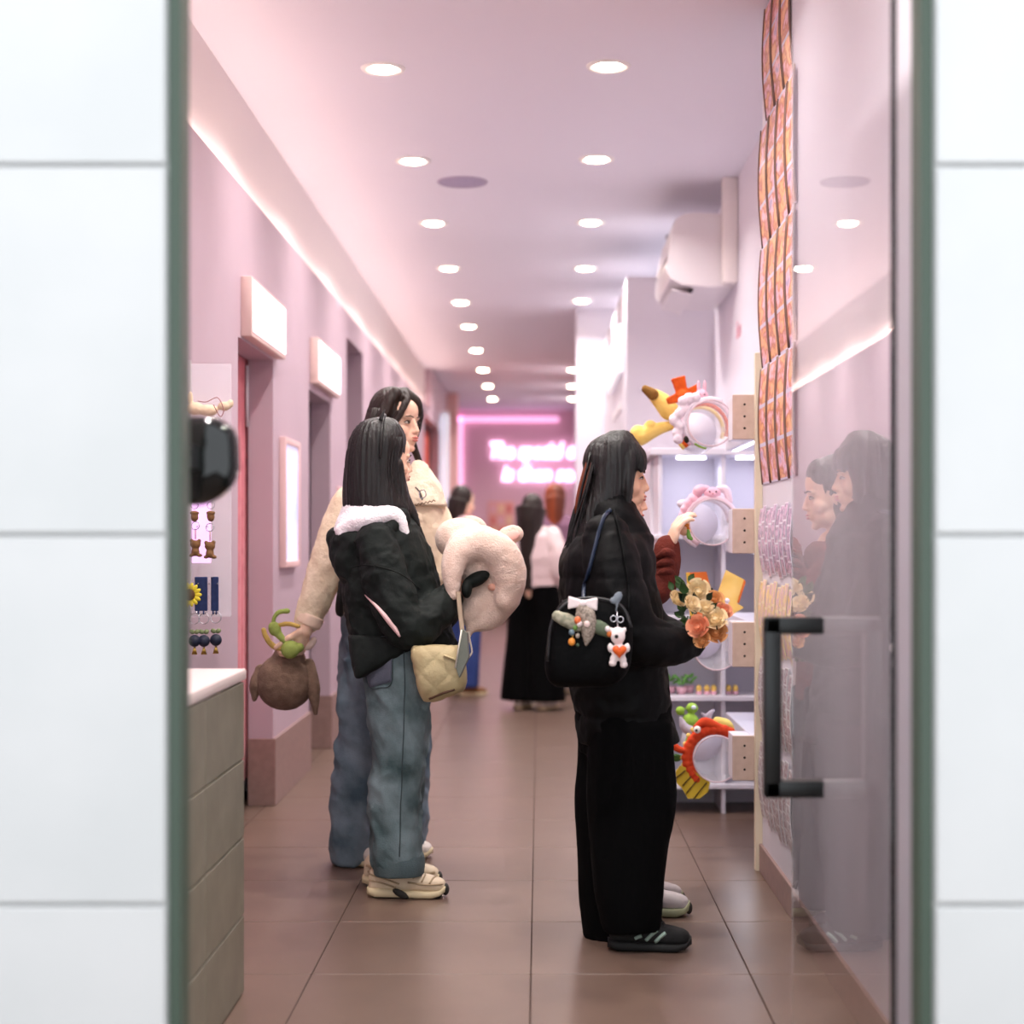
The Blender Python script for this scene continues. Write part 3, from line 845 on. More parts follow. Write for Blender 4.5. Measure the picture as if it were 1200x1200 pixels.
# ================================================================== photo strips on the near right wall
pm1 = print_mat('photo_print', [srgb(232, 150, 150), srgb(236, 180, 120), srgb(190, 100, 70), srgb(240, 190, 205), srgb(176, 150, 190)], 1, 3, srgb(205, 196, 220), .10)
def strip(y0, wd, z0, ht, m, label, group, edge=True):
    """bowed print on the wall X=XN, facing -X"""
    n = 10; R = []
    for i in range(n):
        u = i / (n - 1); bow = .003 + .012 * math.sin(math.pi * u) ** 1.0 + .006 * u
        x = XN - bow
        R.append(np.array([(x, y0, z0 + ht * u), (x, y0 + wd, z0 + ht * u), (x + .002, y0 + wd, z0 + ht * u), (x + .002, y0, z0 + ht * u)]))
    t = thing('photo_print', (XN, y0 + wd / 2, z0), label, 'photo print', group)
    mk('print', rings_mesh(R), m, t, smooth=False)
    if edge:
        E = [tube([(XN - (.004 + .012 * math.sin(math.pi * i / 9) + .006 * i / 9), yy, z0 + ht * i / 9) for i in range(10)], .0035, 6) for yy in (y0, y0 + wd)]
        for e in E: mk('border', e, mat('print_edge', srgb(120, 90, 80), .5), t)
    return t
rowsz = [(1.385, .41), (1.80, .42), (2.225, .42), (2.655, .39)]
rl = ['lowest row of big prints', 'second row of big prints', 'third row of big prints', 'top row of big prints']
for r, (z0, ht) in enumerate(rowsz):
    for c in range(4):
        y0 = 5.50 - c * .205
        if r == 3: y0 -= .10
        if r == 3 and c > 2: continue
        strip(y0, .185, z0, ht, pm1, 'tall bowed photo print, %s from the headband shelf in the %s' % (ORD[c], rl[r]), 'tall photo prints on the white wall, ' + rl[r])
pm2 = print_mat('strip_print', [srgb(190, 180, 200), srgb(225, 190, 215), srgb(150, 130, 160), srgb(236, 210, 220)], 1, 4, srgb(235, 228, 240), .12)
pm3 = print_mat('strip_gold', [srgb(225, 180, 100), srgb(240, 215, 160), srgb(215, 180, 200), srgb(225, 195, 110)], 1, 3, srgb(238, 220, 190), .12)
pm4 = print_mat('strip_grey', [srgb(120, 112, 118), srgb(200, 196, 200), srgb(150, 120, 130), srgb(225, 222, 224)], 1, 5, srgb(215, 212, 214), .12)
for r, (z0, ht, m, nm) in enumerate([(1.07, .23, pm2, 'lilac'), (.80, .24, pm3, 'golden'), (.50, .27, pm4, 'grey'), (.20, .27, pm4, 'grey')]):
    for c in range(9):
        y0 = 5.64 - c * .082
        strip(y0, .068, z0 + .01 * math.sin(c * 2.1), ht, m, 'narrow %s photo strip, %s from the headband shelf in the %s row of strips' % (nm, ORD[c], ['upper', 'second', 'third', 'bottom'][r]), 'narrow %s photo strips, row %d' % (nm, r + 1), edge=False)

# ================================================================== left peg panel with key rings
PY = 5.36
pp = thing('peg_panel', (-1.11, PY, .95), 'clear acrylic peg panel fixed to the wall beside the counter', 'display panel')
hard('sheet', bbox_bev(XL + .001, -1.035, PY, PY + .006, .93, 1.78, .001, 1), m_acryl, pp)
hard('mount', bbox_bev(XL, XL + .02, PY - .005, PY + .012, .92, 1.79, .002, 1), mat('mount_grey', srgb(196, 186, 190), .5), pp)
def peg(x, y): mk('peg', tube([pt(x, y, PY), pt(x, y, PY - .10)], .0025, 6), m_steel, pp)
for x, y in [(228, 560), (241, 560), (231, 617), (243, 617), (232, 684), (245, 684), (255, 684), (231, 718), (241, 718), (252, 718), (249, 676)]: peg(x, y)
sc_ = thing('glow_panel', pt(234, 660, 5.34), 'small glowing lilac panel behind the bear key rings', 'lit panel')
a = pt(225, 660, 5.37); b = pt(247, 560, 5.37)
hard('face', bbox_bev(a[0], b[0], 5.366, 5.379, a[2], b[2], .002, 1), mat('lilac_glow', srgb(238, 190, 245), .4, emit=.8, ecol=srgb(240, 185, 245)), sc_)
hard('edge', box(a[0] - .003, a[0], 5.366, 5.380, a[2], b[2]), m_whitep, sc_)
def ring_t(c, r, th=.0016, seg=20, m=m_steel, par=None, name='split_ring'):
    mk(name, tube([(c[0] + r * math.cos(t), c[1] + .2 * r * math.sin(t), c[2] + r * math.sin(t)) for t in np.linspace(0, 2 * math.pi, seg, endpoint=False)], th, 5, closed=True), m, par)
pl_bear = mat('bear_brown', srgb(128, 92, 58), .9, srgb(112, 78, 48), 40)
for i, (x, y, lb) in enumerate([(229, 638, 'brown bear key ring hanging directly above the sunflower charm'), (246, 640, 'brown bear key ring at the edge of the glowing panel, beside the sunflower one')]):
    d = 5.27; c = pt(x, y, d)
    t = thing('bear_key_ring', c, lb, 'key ring', 'bear key rings')
    ring_t(pt(x, y - 22, d), .013, par=t)
    mk('chain', tube([pt(x, y - 18, d), pt(x, y - 6, d)], .0018, 5), m_brass, t)
    mk('bear', plush([ell(c, (.018, .014, .015)), ell(c + (-.013, 0, .012), .007, seg=8, rings=6), ell(c + (.013, 0, .012), .007, seg=8, rings=6), ell(c + (0, 0, -.024), (.014, .013, .016)), ell(c + (-.012, -.002, -.036), (.009, .008, .006)), ell(c + (.014, -.002, -.036), (.010, .008, .006))], .003), pl_bear, t)
for i, (x, y) in enumerate([(228, 606), (247, 606)]):
    d = 5.29; c = pt(x, y, d)
    t = thing('acorn_key_ring', c, ['small brown charm above the bear that hangs over the sunflower', 'small brown charm above the bear at the glowing panel edge'][i], 'key ring', 'small brown charms above the bears')
    ring_t(pt(x, y - 14, d), .012, par=t)
    mk('charm', plush([ell(c, (.013, .012, .016)), ell(c + (0, 0, .014), (.016, .014, .007))], .003), pl_bear, t)
for i, (x, y) in enumerate([(228, 751), (239, 751), (253, 750)]):
    d = 5.26 + .012 * i; c = pt(x, y, d)
    t = thing('pompom_key_ring', c, 'dark ball key ring with gold tassel, %s from the sunflower charm' % ORD[i], 'key ring', 'dark ball key rings')
    ring_t(pt(x, y - 26, d), .017, par=t)
    mk('bow', join([ell(c + (-.008, 0, .03), (.010, .006, .008), rot(0, .5), 8, 6), ell(c + (.008, 0, .03), (.010, .006, .008), rot(0, -.5), 8, 6)]), mat('bow_olive', srgb(120, 130, 90), .7), t)
    mk('ball', ell(c, .020, None, 16, 10), mat('navy_ball', srgb(24, 30, 52), .6), t)
    for k in range(5): mk('tassel_thread', tube([c + (0, 0, -.018), c + ((k - 2) * .004, -.002, -.045)], .002, 5), m_brass, t)
for i, (x0, x1) in enumerate([(228, 243), (247, 256)]):
    t = thing('denim_charm', pt((x0 + x1) / 2, 716, 5.27), ['wide navy denim strap right beside the sunflower charm', 'narrow navy denim strap apart from the sunflower charm'][i], 'strap', 'navy denim straps')
    a = pt(x0, 716, 5.272 + .01 * i); b = pt(x1, 676, 5.272 + .01 * i)
    hard('strap', bbox_bev(a[0], b[0], a[1], a[1] + .006, a[2], b[2], .002, 1), mat('navy_denim', srgb(38, 52, 98), .85, srgb(28, 40, 80), 60), t)
    for q in (.3, .7): mk('fringe', tube([(a[0] + (b[0] - a[0]) * q, a[1], a[2]), (a[0] + (b[0] - a[0]) * q, a[1], a[2] - .012)], .003, 5), mat('navy_denim', None), t)
t = thing('sunflower_charm', pt(222, 697, 5.24), 'yellow sunflower charm beside the navy straps', 'charm')
c = pt(222, 697, 5.24)
for k in range(14):
    an = k * 2 * math.pi / 14
    mk('petal', ell(c + (.028 * math.cos(an), 0, .028 * math.sin(an)), (.013, .003, .007), rot(0, -an), 8, 6), mat('petal_y', srgb(222, 200, 50), .6), t)
mk('flower_head', ell(c + (0, -.002, 0), (.019, .006, .019), None, 12, 8), mat('seed_brown', srgb(90, 58, 26), .8), t)
mk('stem', tube([c, c + (-.03, .06, .05)], .003, 6), mat('stem_g', srgb(80, 110, 60), .7), t)
# cream plush rabbit lying on top of the panel
c = pt(236, 480, 5.33); c[2] = 1.795
t = thing('plush_rabbit', c, 'cream plush animal lying on top of the clear peg panel', 'plush toy')
mk('body', plush([ell(pt(229, 479, 5.33), (.030, .024, .022)), ell(pt(244, 481, 5.33), (.034, .024, .020)), ell(pt(263, 476, 5.33), (.022, .018, .016)), ell(pt(223, 466, 5.33), (.010, .010, .022)), ell(pt(270, 473, 5.33), (.012, .010, .014))], .004), mat('plush_cream', srgb(232, 208, 180), .95, srgb(222, 196, 166), 40), t)
mk('cord', tube(smooth_path([pt(232, 470, 5.3), pt(242, 471, 5.29), pt(255, 466, 5.29), pt(262, 480, 5.29), pt(258, 488, 5.29), pt(250, 474, 5.29)], 24), .0015, 5), mat('cord_red', srgb(150, 90, 90), .7), t)

# ---- glossy black dome beside the left door frame
c = pt(226, 538, 2.86)
t = thing('black_dome', c, 'glossy black rounded mirror dome fixed beside the door frame', 'mirror')
prof = []
for k in range(40):
    a = 2 * math.pi * k / 40; ca, sa = math.cos(a), math.sin(a)
    r = .080 / (abs(ca) ** 3.2 + abs(sa) ** 3.2) ** (1 / 3.2) if sa > -.1 else .082
    if sa > .6: r *= .95
    prof.append((r * ca, r * sa * 1.02))
R = []
for s, dy in ((1.0, .02), (1.0, 0), (.93, -.014), (.75, -.026), (.45, -.033), (.12, -.035)):
    R.append(np.array([(c[0] + x * s, c[1] + dy, c[2] + z * s) for x, z in prof]))
mk('dome', rings_mesh(R), m_blackgl, t)
hard('bracket', box(c[0] - .03, c[0] + .02, 2.721, c[1] + .02, c[2] - .02, c[2] + .02), m_black, t)

# ================================================================== people
skin = mat('skin', srgb(226, 178, 150), .5, srgb(220, 168, 140), 14, sss=.15)
skin2 = mat('skin_fair', srgb(236, 196, 172), .5, srgb(230, 186, 162), 14, sss=.15)
lipm = mat('lips', srgb(196, 112, 104), .45)
eyew = mat('eye_ball', srgb(205, 190, 182), .45)
iris = mat('iris_dark', srgb(30, 20, 16), .15)
brow = mat('brow', srgb(52, 36, 30), .9)

class Head:
    """face forward = local +x, up = +z"""
    def __init__(s, c, yaw=0, pitch=0, k=.9, roll=0):
        s.c = np.array(c, float); s.R = rot(yaw, pitch, roll); s.k = k
    def p(s, x, y, z): return s.c + s.R @ (np.array([x, y, z]) * s.k)
    def e(s, c, r, seg=16, rings=10):
        return ell(s.p(*c), np.array(r) * s.k if not np.isscalar(r) else r * s.k, s.R, seg, rings)
    def pieces(s):
        P = [s.e((-.012, 0, .035), (.090, .074, .095), 24, 16), s.e((.020, 0, -.005), (.062, .064, .088), 20, 14),
             s.e((.035, 0, -.070), (.044, .046, .040)), s.e((.066, 0, -.100), (.017, .020, .014)),
             s.e((.054, 0, .045), (.036, .050, .045)), s.e((.070, 0, -.055), (.020, .028, .030))]
        for q in (-1, 1):
            P += [s.e((.045, q * .033, -.032), (.032, .030, .030)), s.e((.072, q * .024, .018), (.014, .024, .009)),
                  s.e((-.004, q * .072, -.012), (.016, .008, .028)), s.e((.089, q * .011, -.037), (.009, .008, .007)),
                  s.e((.015, q * .045, -.072), (.035, .018, .028))]
        P += [tube([s.p(.082, 0, .008), s.p(.092, 0, -.018), s.p(.099, 0, -.034)], [.008 * s.k, .009 * s.k, .010 * s.k], 10),
              s.e((.097, 0, -.034), (.012, .011, .009)), s.e((.088, 0, -.059), (.009, .021, .006)), s.e((.085, 0, -.070), (.010, .018, .007)),
              s.e((.080, 0, -.064), (.012, .024, .016))]
        P += limb([s.p(-.020, 0, -.05), s.p(-.030, 0, -.17)], [.050 * s.k, .052 * s.k], 16)
        return P
    def features(s, par, open_=1.0):
        for q in (-1, 1):
            e = mk('eye', s.e((.0755, q * .031, -.002), (.0085, .0150, .0055 * open_), 12, 8), eyew, par)
            mk('iris', s.e((.0815, q * .0305, -.002), (.0048, .0085, .0058 * open_), 10, 8), iris, e)
            mk('lash', tube([s.p(.077, q * .014, -.001), s.p(.0845, q * .026, .0055 * open_), s.p(.0815, q * .040, .0045), s.p(.072, q * .049, -.001)], [.0012 * s.k, .0018 * s.k, .0020 * s.k, .001 * s.k], 6), brow, e)
            mk('eyebrow', tube([s.p(.0905, q * .012, .0185), s.p(.0885, q * .028, .0235), s.p(.078, q * .046, .020)], [.0022 * s.k, .0026 * s.k, .0012 * s.k], 6), brow, par)
        mk('lips', join([s.e((.0905, 0, -.0595), (.0085, .0195, .0048), 12, 8), s.e((.0885, 0, -.0695), (.009, .0165, .0058), 12, 8)]), lipm, par)

def hand_pieces(w, fwd, palm_n, curl=.6, k=1.0, side=1, spread=.12, thumb_curl=.3):
    """wrist w, fwd direction of the hand, palm_n = normal out of the palm (towards what is held); side: thumb side sign"""
    f = np.array(fwd, float); f /= np.linalg.norm(f)
    n = np.array(palm_n, float); n -= f * np.dot(n, f); n /= np.linalg.norm(n)
    l = np.cross(n, f) * side      # towards the thumb
    P = []
    # palm
    M = np.stack([f, l, n], 1)
    P.append(ell(w + f * .042 * k, (.045 * k, .036 * k, .014 * k), M, 16, 10))
    P += limb([w - f * .015 * k, w + f * .012 * k], [.024 * k, .026 * k])
    for i, (off, L) in enumerate([(.026, .070), (.009, .078), (-.009, .072), (-.025, .056)]):
        base = w + f * (.078 - abs(off) * .2) * k + l * off * k
        a = 0; p = base; pts = [p]; d0 = f + l * off * spread * 8
        d0 /= np.linalg.norm(d0)
        for seg_, frac in enumerate((.45, .32, .23)):
            a += curl * (.75 if seg_ == 0 else 1.0)
            d = d0 * math.cos(a) + n * math.sin(a)
            p = p + d * L * frac * k; pts.append(p)
        P += limb(pts, [.0088 * k, .0082 * k, .0076 * k, .0066 * k], 10)
    tb = w + f * .022 * k + l * .026 * k
    d1 = f * .62 + l * .66 + n * .35; d1 /= np.linalg.norm(d1)
    d2 = f * .85 + l * .15 + n * (.35 + thumb_curl); d2 /= np.linalg.norm(d2)
    P += limb([tb, tb + d1 * .036 * k, tb + d1 * .036 * k + d2 * .030 * k, tb + d1 * .036 * k + d2 * .052 * k], [.0125 * k, .0105 * k, .0095 * k, .0075 * k], 10)
    return P

def ridge(v, scl, seed): return 1 - np.abs(fbm(v * np.array(scl), seed, 3)) * 1.6

def hairfy(vfn, amp=.004, fx=90, seed=1, cx=0, cy=0):
    """vertical strand grooves: noise over the angle around the head axis"""
    def fn(v):
        a = np.arctan2(v[:, 1] - cy, v[:, 0] - cx)
        p = np.stack([np.cos(a) * fx / 6, np.sin(a) * fx / 6, v[:, 2] * 2.0], 1)
        q = np.stack([np.cos(a) * fx / 2.2, np.sin(a) * fx / 2.2, v[:, 2] * 3.0], 1)
        return np.minimum(1, np.hypot(v[:, 0] - cx, v[:, 1] - cy) / .06) * amp * (fbm(p, seed, 2) + .6 * fbm(q, seed + 9, 2))
    return disp(vfn, fn)

hair_black = mat('hair_black', srgb(14, 12, 12), .42, srgb(24, 20, 19), 60, stretch=(1, 1, .08), bump=.35, bscale=160, spec=.5)
hair_brown = mat('hair_brown', srgb(44, 29, 23), .45, srgb(30, 19, 15), 60, stretch=(1, 1, .08), bump=.35, bscale=160)
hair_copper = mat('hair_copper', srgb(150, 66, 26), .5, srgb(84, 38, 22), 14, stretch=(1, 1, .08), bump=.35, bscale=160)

def shoe(par, heel, toe, w, h, m_up, m_sole, name='shoe', ankle_x=.22, chunky=1.0, stripes=None, laces=None):
    """heel, toe: ground points (x,y); side profile lofted along the length"""
    h0 = np.array([heel[0], heel[1], 0.0]); t0 = np.array([toe[0], toe[1], 0.0])
    L = np.linalg.norm(t0 - h0); f = (t0 - h0) / L; l = np.array([-f[1], f[0], 0]); up = np.array([0, 0, 1.0])
    sh = .028 * chunky
    def ring(u, wz, zb, zt, seg=16, pw=2.6):
        r = []
        for t in np.linspace(0, 2 * math.pi, seg, endpoint=False):
            c, s = math.cos(t), math.sin(t)
            r.append(h0 + f * (u * L) + l * (wz * np.sign(c) * abs(c) ** (2 / pw)) + up * ((zb + zt) / 2 + (zt - zb) / 2 * np.sign(s) * abs(s) ** (2 / pw)))
        return np.array(r)
    us = [0.0, .04, .12, .25, .4, .55, .7, .82, .92, .98, 1.0]
    wd = [.45, .68, .80, .82, .80, .88, 1.0, 1.0, .86, .58, .35]
    ht = [.62, .86, .98, 1.0, .92, .74, .58, .50, .42, .32, .22]
    up_ = [ring(.02 + .96 * u, w * a * .94, sh * .6, sh + h * b) for u, a, b in zip(us, wd, ht)]
    so_ = [ring(u, w * a * (1.04), (.006 if 0.05 < u < .9 else .014 + .01 * (u > .95)) - .006, sh * (1.15 if u < .3 else .95) + (.012 * chunky if u > .95 else 0), pw=4) for u, a in zip(us, wd)]
    P = [rings_mesh(up_)]
    o = mk(name, disp(fuse(P, .004, 3), lambda v: .0012 * fbm(v * 60, 3, 2)), m_up, par)
    mk('sole', rings_mesh(so_), m_sole, o)
    return o, f, l, h0, L

def shoe_deco(o, f, l, h0, L, w, m, lines, r=.004, z=.04, flatk=.35):
    for (u0, z0, u1, z1) in lines:
        for s in (-1,):
            a = h0 + f * (u0 * L) + l * (s * w * .99) + np.array([0, 0, z0]); b = h0 + f * (u1 * L) + l * (s * w * .86) + np.array([0, 0, z1])
            mk('overlay', tube([a, (a + b) / 2 + l * s * .004, b], r, 8), m, o)

# ------------------------------------------------------------------ W1: woman in black puffer (right)
D = 4.72
def q1(x, y, dy=0): return pt(x, y, D + dy)
W1 = thing('person', (q1(735, 700)[0], D, 0), 'woman in a black puffer jacket and wide black trousers holding a bouquet', 'person')
H = Head(q1(723, 560), 0, .02, .90)
body = H.pieces()
body += limb([q1(712, 600), q1(712, 700), q1(720, 800)], [.06, .085, .09], 16)
for s in (-1, 1):
    body += limb([q1(712, 640, s * .11), q1(732, 735, s * .13), q1(800, 752, s * .09)], [.04, .035, .028])
    body += limb([q1(728, 810, s * .08), q1(732, 950, s * .08), q1(728 + (18 if s < 0 else -5), 1085, s * .07)], [.07, .05, .035])
body += hand_pieces(q1(800, 754, -.09), (1, .55, .05), (.1, .6, .5), .95, .9, -1)
body += hand_pieces(q1(798, 750, .07), (1, -.3, .1), (.1, -.6, .5), .95, .9, 1)
v, f, n = fuse(body, .0045, 3)
mk('body', (v, f), skin, W1)
H.features(W1, .45)
# hair: cap, curtain down the back, fringe
hp = [H.e((-.022, 0, .048), (.092, .086, .098), 24, 16), H.e((.030, 0, .075), (.052, .072, .062), 20, 12)]
hp += [loft_px(D, [(505, 714, 736, .035), (511, 707, 742, .055), (522, 699, 746, .076), (545, 693, 742, .085), (575, 686, 738, .088), (600, 677, 728, .09), (625, 669, 714, .085), (645, 664, 696, .07), (658, 661, 682, .04)], 0, 28, 2.2)]
hp += [loft_px(D, [(510, 730, 742, .03), (520, 728, 746, .055), (535, 726, 747, .075), (560, 727, 744, .082), (582, 728, 741, .08), (602, 728, 738, .07)], 0, 24, 2.4)]
for s in (-1, 1): hp += sloft([H.p(.045, s * .045, .10), H.p(.074, s * .050, .06), H.p(.077, s * .054, .022)], [.02, .016, .008], 8)
for k in range(7): hp += sloft([H.p(.035, (k - 3) * .012, .115), H.p(.080, (k - 3) * .014, .075), H.p(.090, (k - 3) * .015, .030)], [.018, .012, .005], 8)
hx_, hy_ = q1(715, 560)[0], D
mk('hair', hairfy(fuse(hp, .005, 8), .004, 90, 2, hx_, hy_), hair_black, W1)
st = []
for k in range(26):
    a = rnd.uniform(-1, 1); x0 = rnd.uniform(692, 700)
    st.append(tube(smooth_path([q1(x0, 530, a * .05), q1(x0 - 10, 570, a * .075), q1(x0 - 22 + rnd.uniform(-3, 3), 615, a * .07), q1(x0 - 32 + rnd.uniform(-4, 5), 650 + rnd.uniform(-8, 10), a * .06)], 10), [.003] * 8 + [.002, .0008], 5))
mk('hair_strands', join(st), hair_black, W1)
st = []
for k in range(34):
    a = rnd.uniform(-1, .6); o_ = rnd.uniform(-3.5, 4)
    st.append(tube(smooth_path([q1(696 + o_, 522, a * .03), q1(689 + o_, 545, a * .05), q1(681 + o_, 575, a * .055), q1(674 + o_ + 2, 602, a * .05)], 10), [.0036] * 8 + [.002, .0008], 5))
mk('rim_light_strands', join(st), hair_copper, W1)  # copper strands put the warm rim light on the hair into colour
# puffer jacket: torso, long skirt of the coat, collar, two sleeves
puff = mat('puffer_black', srgb(4, 4, 5), .6, srgb(7, 7, 8), 6, bump=.25, bscale=30, spec=.16)
jk = [loft_px(D, [(612, 690, 752, .10), (630, 671, 760, .165), (655, 657, 766, .19), (690, 655, 770, .19), (720, 659, 776, .18), (760, 664, 782, .175), (800, 668, 783, .175), (840, 674, 788, .17), (868, 678, 796, .165)], 0, 32, 2.4)]
jk += [loft_px(D, [(578, 690, 742, .075), (594, 686, 744, .10), (611, 686, 758, .115), (626, 700, 768, .11), (640, 715, 766, .10)], 0, 28, 2.2)]
for s in (-1, 1):
    if s < 0: jk += sloft([q1(712, 632, -.15), q1(722, 690, -.20), q1(742, 742, -.205), q1(778, 755, -.17), q1(806, 752, -.12)], [.075, .082, .078, .066, .050], 24, 20)
    else: jk += sloft([q1(720, 632, .12), q1(742, 690, .125), q1(762, 735, .13), q1(790, 745, .11), q1(804, 748, .09)], [.068, .068, .064, .056, .046], 24, 20)
def quilt(v):
    z = v[:, 2] + .012 * fbm(v * 5, 3, 2)
    w_ = np.abs(np.sin(np.pi * z / .135)) ** .35
    return .010 * (w_ - .9) + .010 * (ridge(v, (9, 9, 9), 4) - .6) + .003 * fbm(v * 30, 8, 2)
PJ = disp(fuse(jk, .008, 3), quilt); mk('puffer_jacket', PJ, puff, W1); SPJ = Surf(PJ)
mk('cuff', tube([q1(803, 752, -.125), q1(809, 752, -.115)], [.046, .040], 20), puff, W1)
# trousers
tro = mat('trousers_black', srgb(4, 4, 5), .85, spec=.1)
tr = [loft_px(D, [(845, 688, 786, .085), (900, 689, 789, .09), (940, 690, 791, .09), (1000, 694, 780, .09), (1050, 699, 776, .09), (1087, 706, 772, .085)], -.085, 28, 2.3),
      loft_px(D, [(845, 679, 780, .085), (900, 677, 775, .09), (940, 675, 770, .09), (1000, 678, 765, .09), (1050, 680, 758, .09), (1098, 685, 752, .09)], .085, 28, 2.3),
      loft_px(D, [(800, 672, 782, .15), (850, 678, 786, .16), (880, 680, 788, .14)], 0)]
def tfold(v): return .006 * ridge(v, (16, 16, 3.2), 21) + .003 * fbm(v * np.array([30, 30, 10]), 4, 2)
mk('trousers', disp(fuse(tr, .009, 3), tfold), tro, W1)
blk = mat('suede_black', srgb(15, 15, 16), .8); gum = mat('sole_black', srgb(12, 12, 12), .7)
a = pt(712, 1112, 4.635); b = pt(810, 1112, 4.635)
o, f_, l_, h_, L_ = shoe(W1, (a[0], 4.635), (b[0], 4.625), .046, .075, blk, gum)
mint = mat('mint_stripe', srgb(150, 172, 160), .6)
so_v = Surf((np.array([tuple(o.matrix_basis @ v.co + W1.location) for v in o.data.vertices]), [tuple(q.vertices) for q in o.data.polygons]))
for l2 in ([(757, 1102), (763, 1096), (770, 1090)], [(768, 1104), (774, 1098), (780, 1093)], [(744, 1100), (748, 1098), (752, 1096.5)]):
    mk('stripe', so_v.line(l2, .0055, -.001, 8, 8), mint, o)
for k in range(4):
    c = h_ + f_ * ((.52 + .07 * k) * L_) + np.array([0, 0, .098 - .011 * k])
    mk('lace', tube([c - l_ * .022 - np.array([0, 0, .008]), c + np.array([0, 0, .004]), c + l_ * .022 - np.array([0, 0, .008])], .003, 6), blk, o)
a = pt(684, 1098, 4.79); b = pt(779, 1098, 4.79)
shoe(W1, (a[0], 4.79), (b[0], 4.80), .046, .075, blk, gum)

# shoulder bag on her near hip
lea = mat('bag_leather', srgb(3, 3, 4), .6, spec=.12, bump=.2, bscale=80)
bag = thing('shoulder_bag', q1(690, 800, -.27), 'black leather shoulder bag hung with charms at the puffer woman\'s hip', 'bag')
BD = -.335
bp = [loft_px(D, [(700, 668, 700, .02), (706, 658, 722, .035), (722, 648, 738, .045), (750, 641, 742, .05), (780, 638, 738, .05), (797, 642, 728, .04), (805, 652, 712, .02)], BD, 30, 3.0)]
mk('bag_body', disp(fuse(bp, .006, 3), lambda v: .003 * fbm(v * 14, 3, 3)), lea, bag)
mk('piping', tube(smooth_path([q1(642, 775, BD - .03), q1(645, 735, BD - .04), q1(655, 715, BD - .04), q1(672, 703, BD - .035), q1(700, 701, BD - .03), q1(728, 710, BD - .035), q1(740, 735, BD - .045)], 30), .004, 8), mat('piping_dk', srgb(40, 40, 42), .35), bag)
def draped(px, tail):
    P = smooth_path([(x, y, 0) for x, y in px], 22); L_ = [SPJ.hit(x, y, .006) for x, y, _ in P]
    return smooth_path([h for h in L_ if h is not None] + [tail], 40)
mk('strap', tube(draped([(716, 598), (706, 612), (699, 640), (692, 668), (687, 685)], q1(683, 704, BD + .01)), .006, 8, flat=(.45, 1), up=(0, -1, 0)), mat('strap_navy', srgb(32, 44, 66), .35), bag)
mk('strap', tube(draped([(718, 598), (723, 615), (729, 645), (734, 672), (736, 688)], q1(737, 722, BD + .01)), .005, 8, flat=(.45, 1), up=(0, -1, 0)), lea, bag)
BF = BD - .055
# bow with lace scarf and shells
t = thing('bow_charm', q1(683, 740, BF), 'white ribbon bow with lace scarf and shell charms on the black bag', 'bag charm')
wh = mat('ribbon_white', srgb(240, 226, 226), .6)
for s in (-1, 1):
    v = []
    A = q1(683, 707, BF); 
    cx = q1(683 + s * 16, 705 + (s + 1) * 1.5, BF)
    mk('bow_loop', fuse([wedge(A, s, .05 * -s, .040, .008, .018, .009)], .003, 3)[:2], wh, t)
mk('bow_knot', ell(q1(683, 707, BF - .008), (.009, .008, .010), None, 12, 8), wh, t)
lace = mat('lace', srgb(186, 172, 158), .8, srgb(120, 108, 98), 160)
mk('lace_scarf', disp(fuse(sloft([q1(682, 712, BF), q1(688, 722, BF), q1(689, 740, BF), q1(687, 755, BF)], [.016, .024, .020, .006], 12) + sloft([q1(678, 712, BF), q1(679, 730, BF)], [.007, .012], 6), .004, 2), lambda v: .002 * fbm(v * 140, 2, 2)), lace, t)
scarf = mat('sage_cloth', srgb(120, 124, 104), .8, srgb(178, 172, 150), 70)
mk('rolled_cloth', disp(fuse(sloft([q1(653, 722, BF), q1(664, 727, BF), q1(677, 733, BF)], [.015, .02, .018], 10), .004, 2), lambda v: .002 * fbm(v * 60, 3, 2)), scarf, t)
mk('rolled_cloth', disp(fuse(sloft([q1(696, 733, BF + .01), q1(706, 737, BF + .01), q1(713, 741, BF + .01)], [.018, .019, .015], 10), .004, 2), lambda v: .002 * fbm(v * 60, 5, 2)), mat('dk_sage', srgb(96, 108, 86), .8), t)
for (x, y, r, c, m) in [(677, 727, .012, 'o', mat('bead_orange', srgb(222, 110, 60), .4)), (679, 731, .010, 'c', wh), (688, 731, .011, 'p', mat('pearl', srgb(245, 220, 214), .25)), (674, 736, .008, 'g', mat('bead_green', srgb(90, 130, 60), .4)), (670, 741, .010, 'b', mat('bead_slate', srgb(110, 130, 140), .4)), (677, 745, .008, 's', lace), (670, 752, .012, 'h', mat('bead_peach', srgb(236, 150, 60), .4)), (677, 756, .006, 'd', mat('bead_dk', srgb(60, 80, 60), .4)), (712, 737, .009, 'e', wh), (714, 743, .009, 'k', mat('bead_amber', srgb(200, 110, 50), .4))]:
    mk('bead', ell(q1(x, y, BF - .020), (r * .8, r * .65, r * .9), None, 12, 8), m, t)
mk('charm_cord', tube(smooth_path([q1(677, 730, BF - .018), q1(673, 740, BF - .018), q1(670, 750, BF - .018)], 10), .0015, 5), m_brass, t)
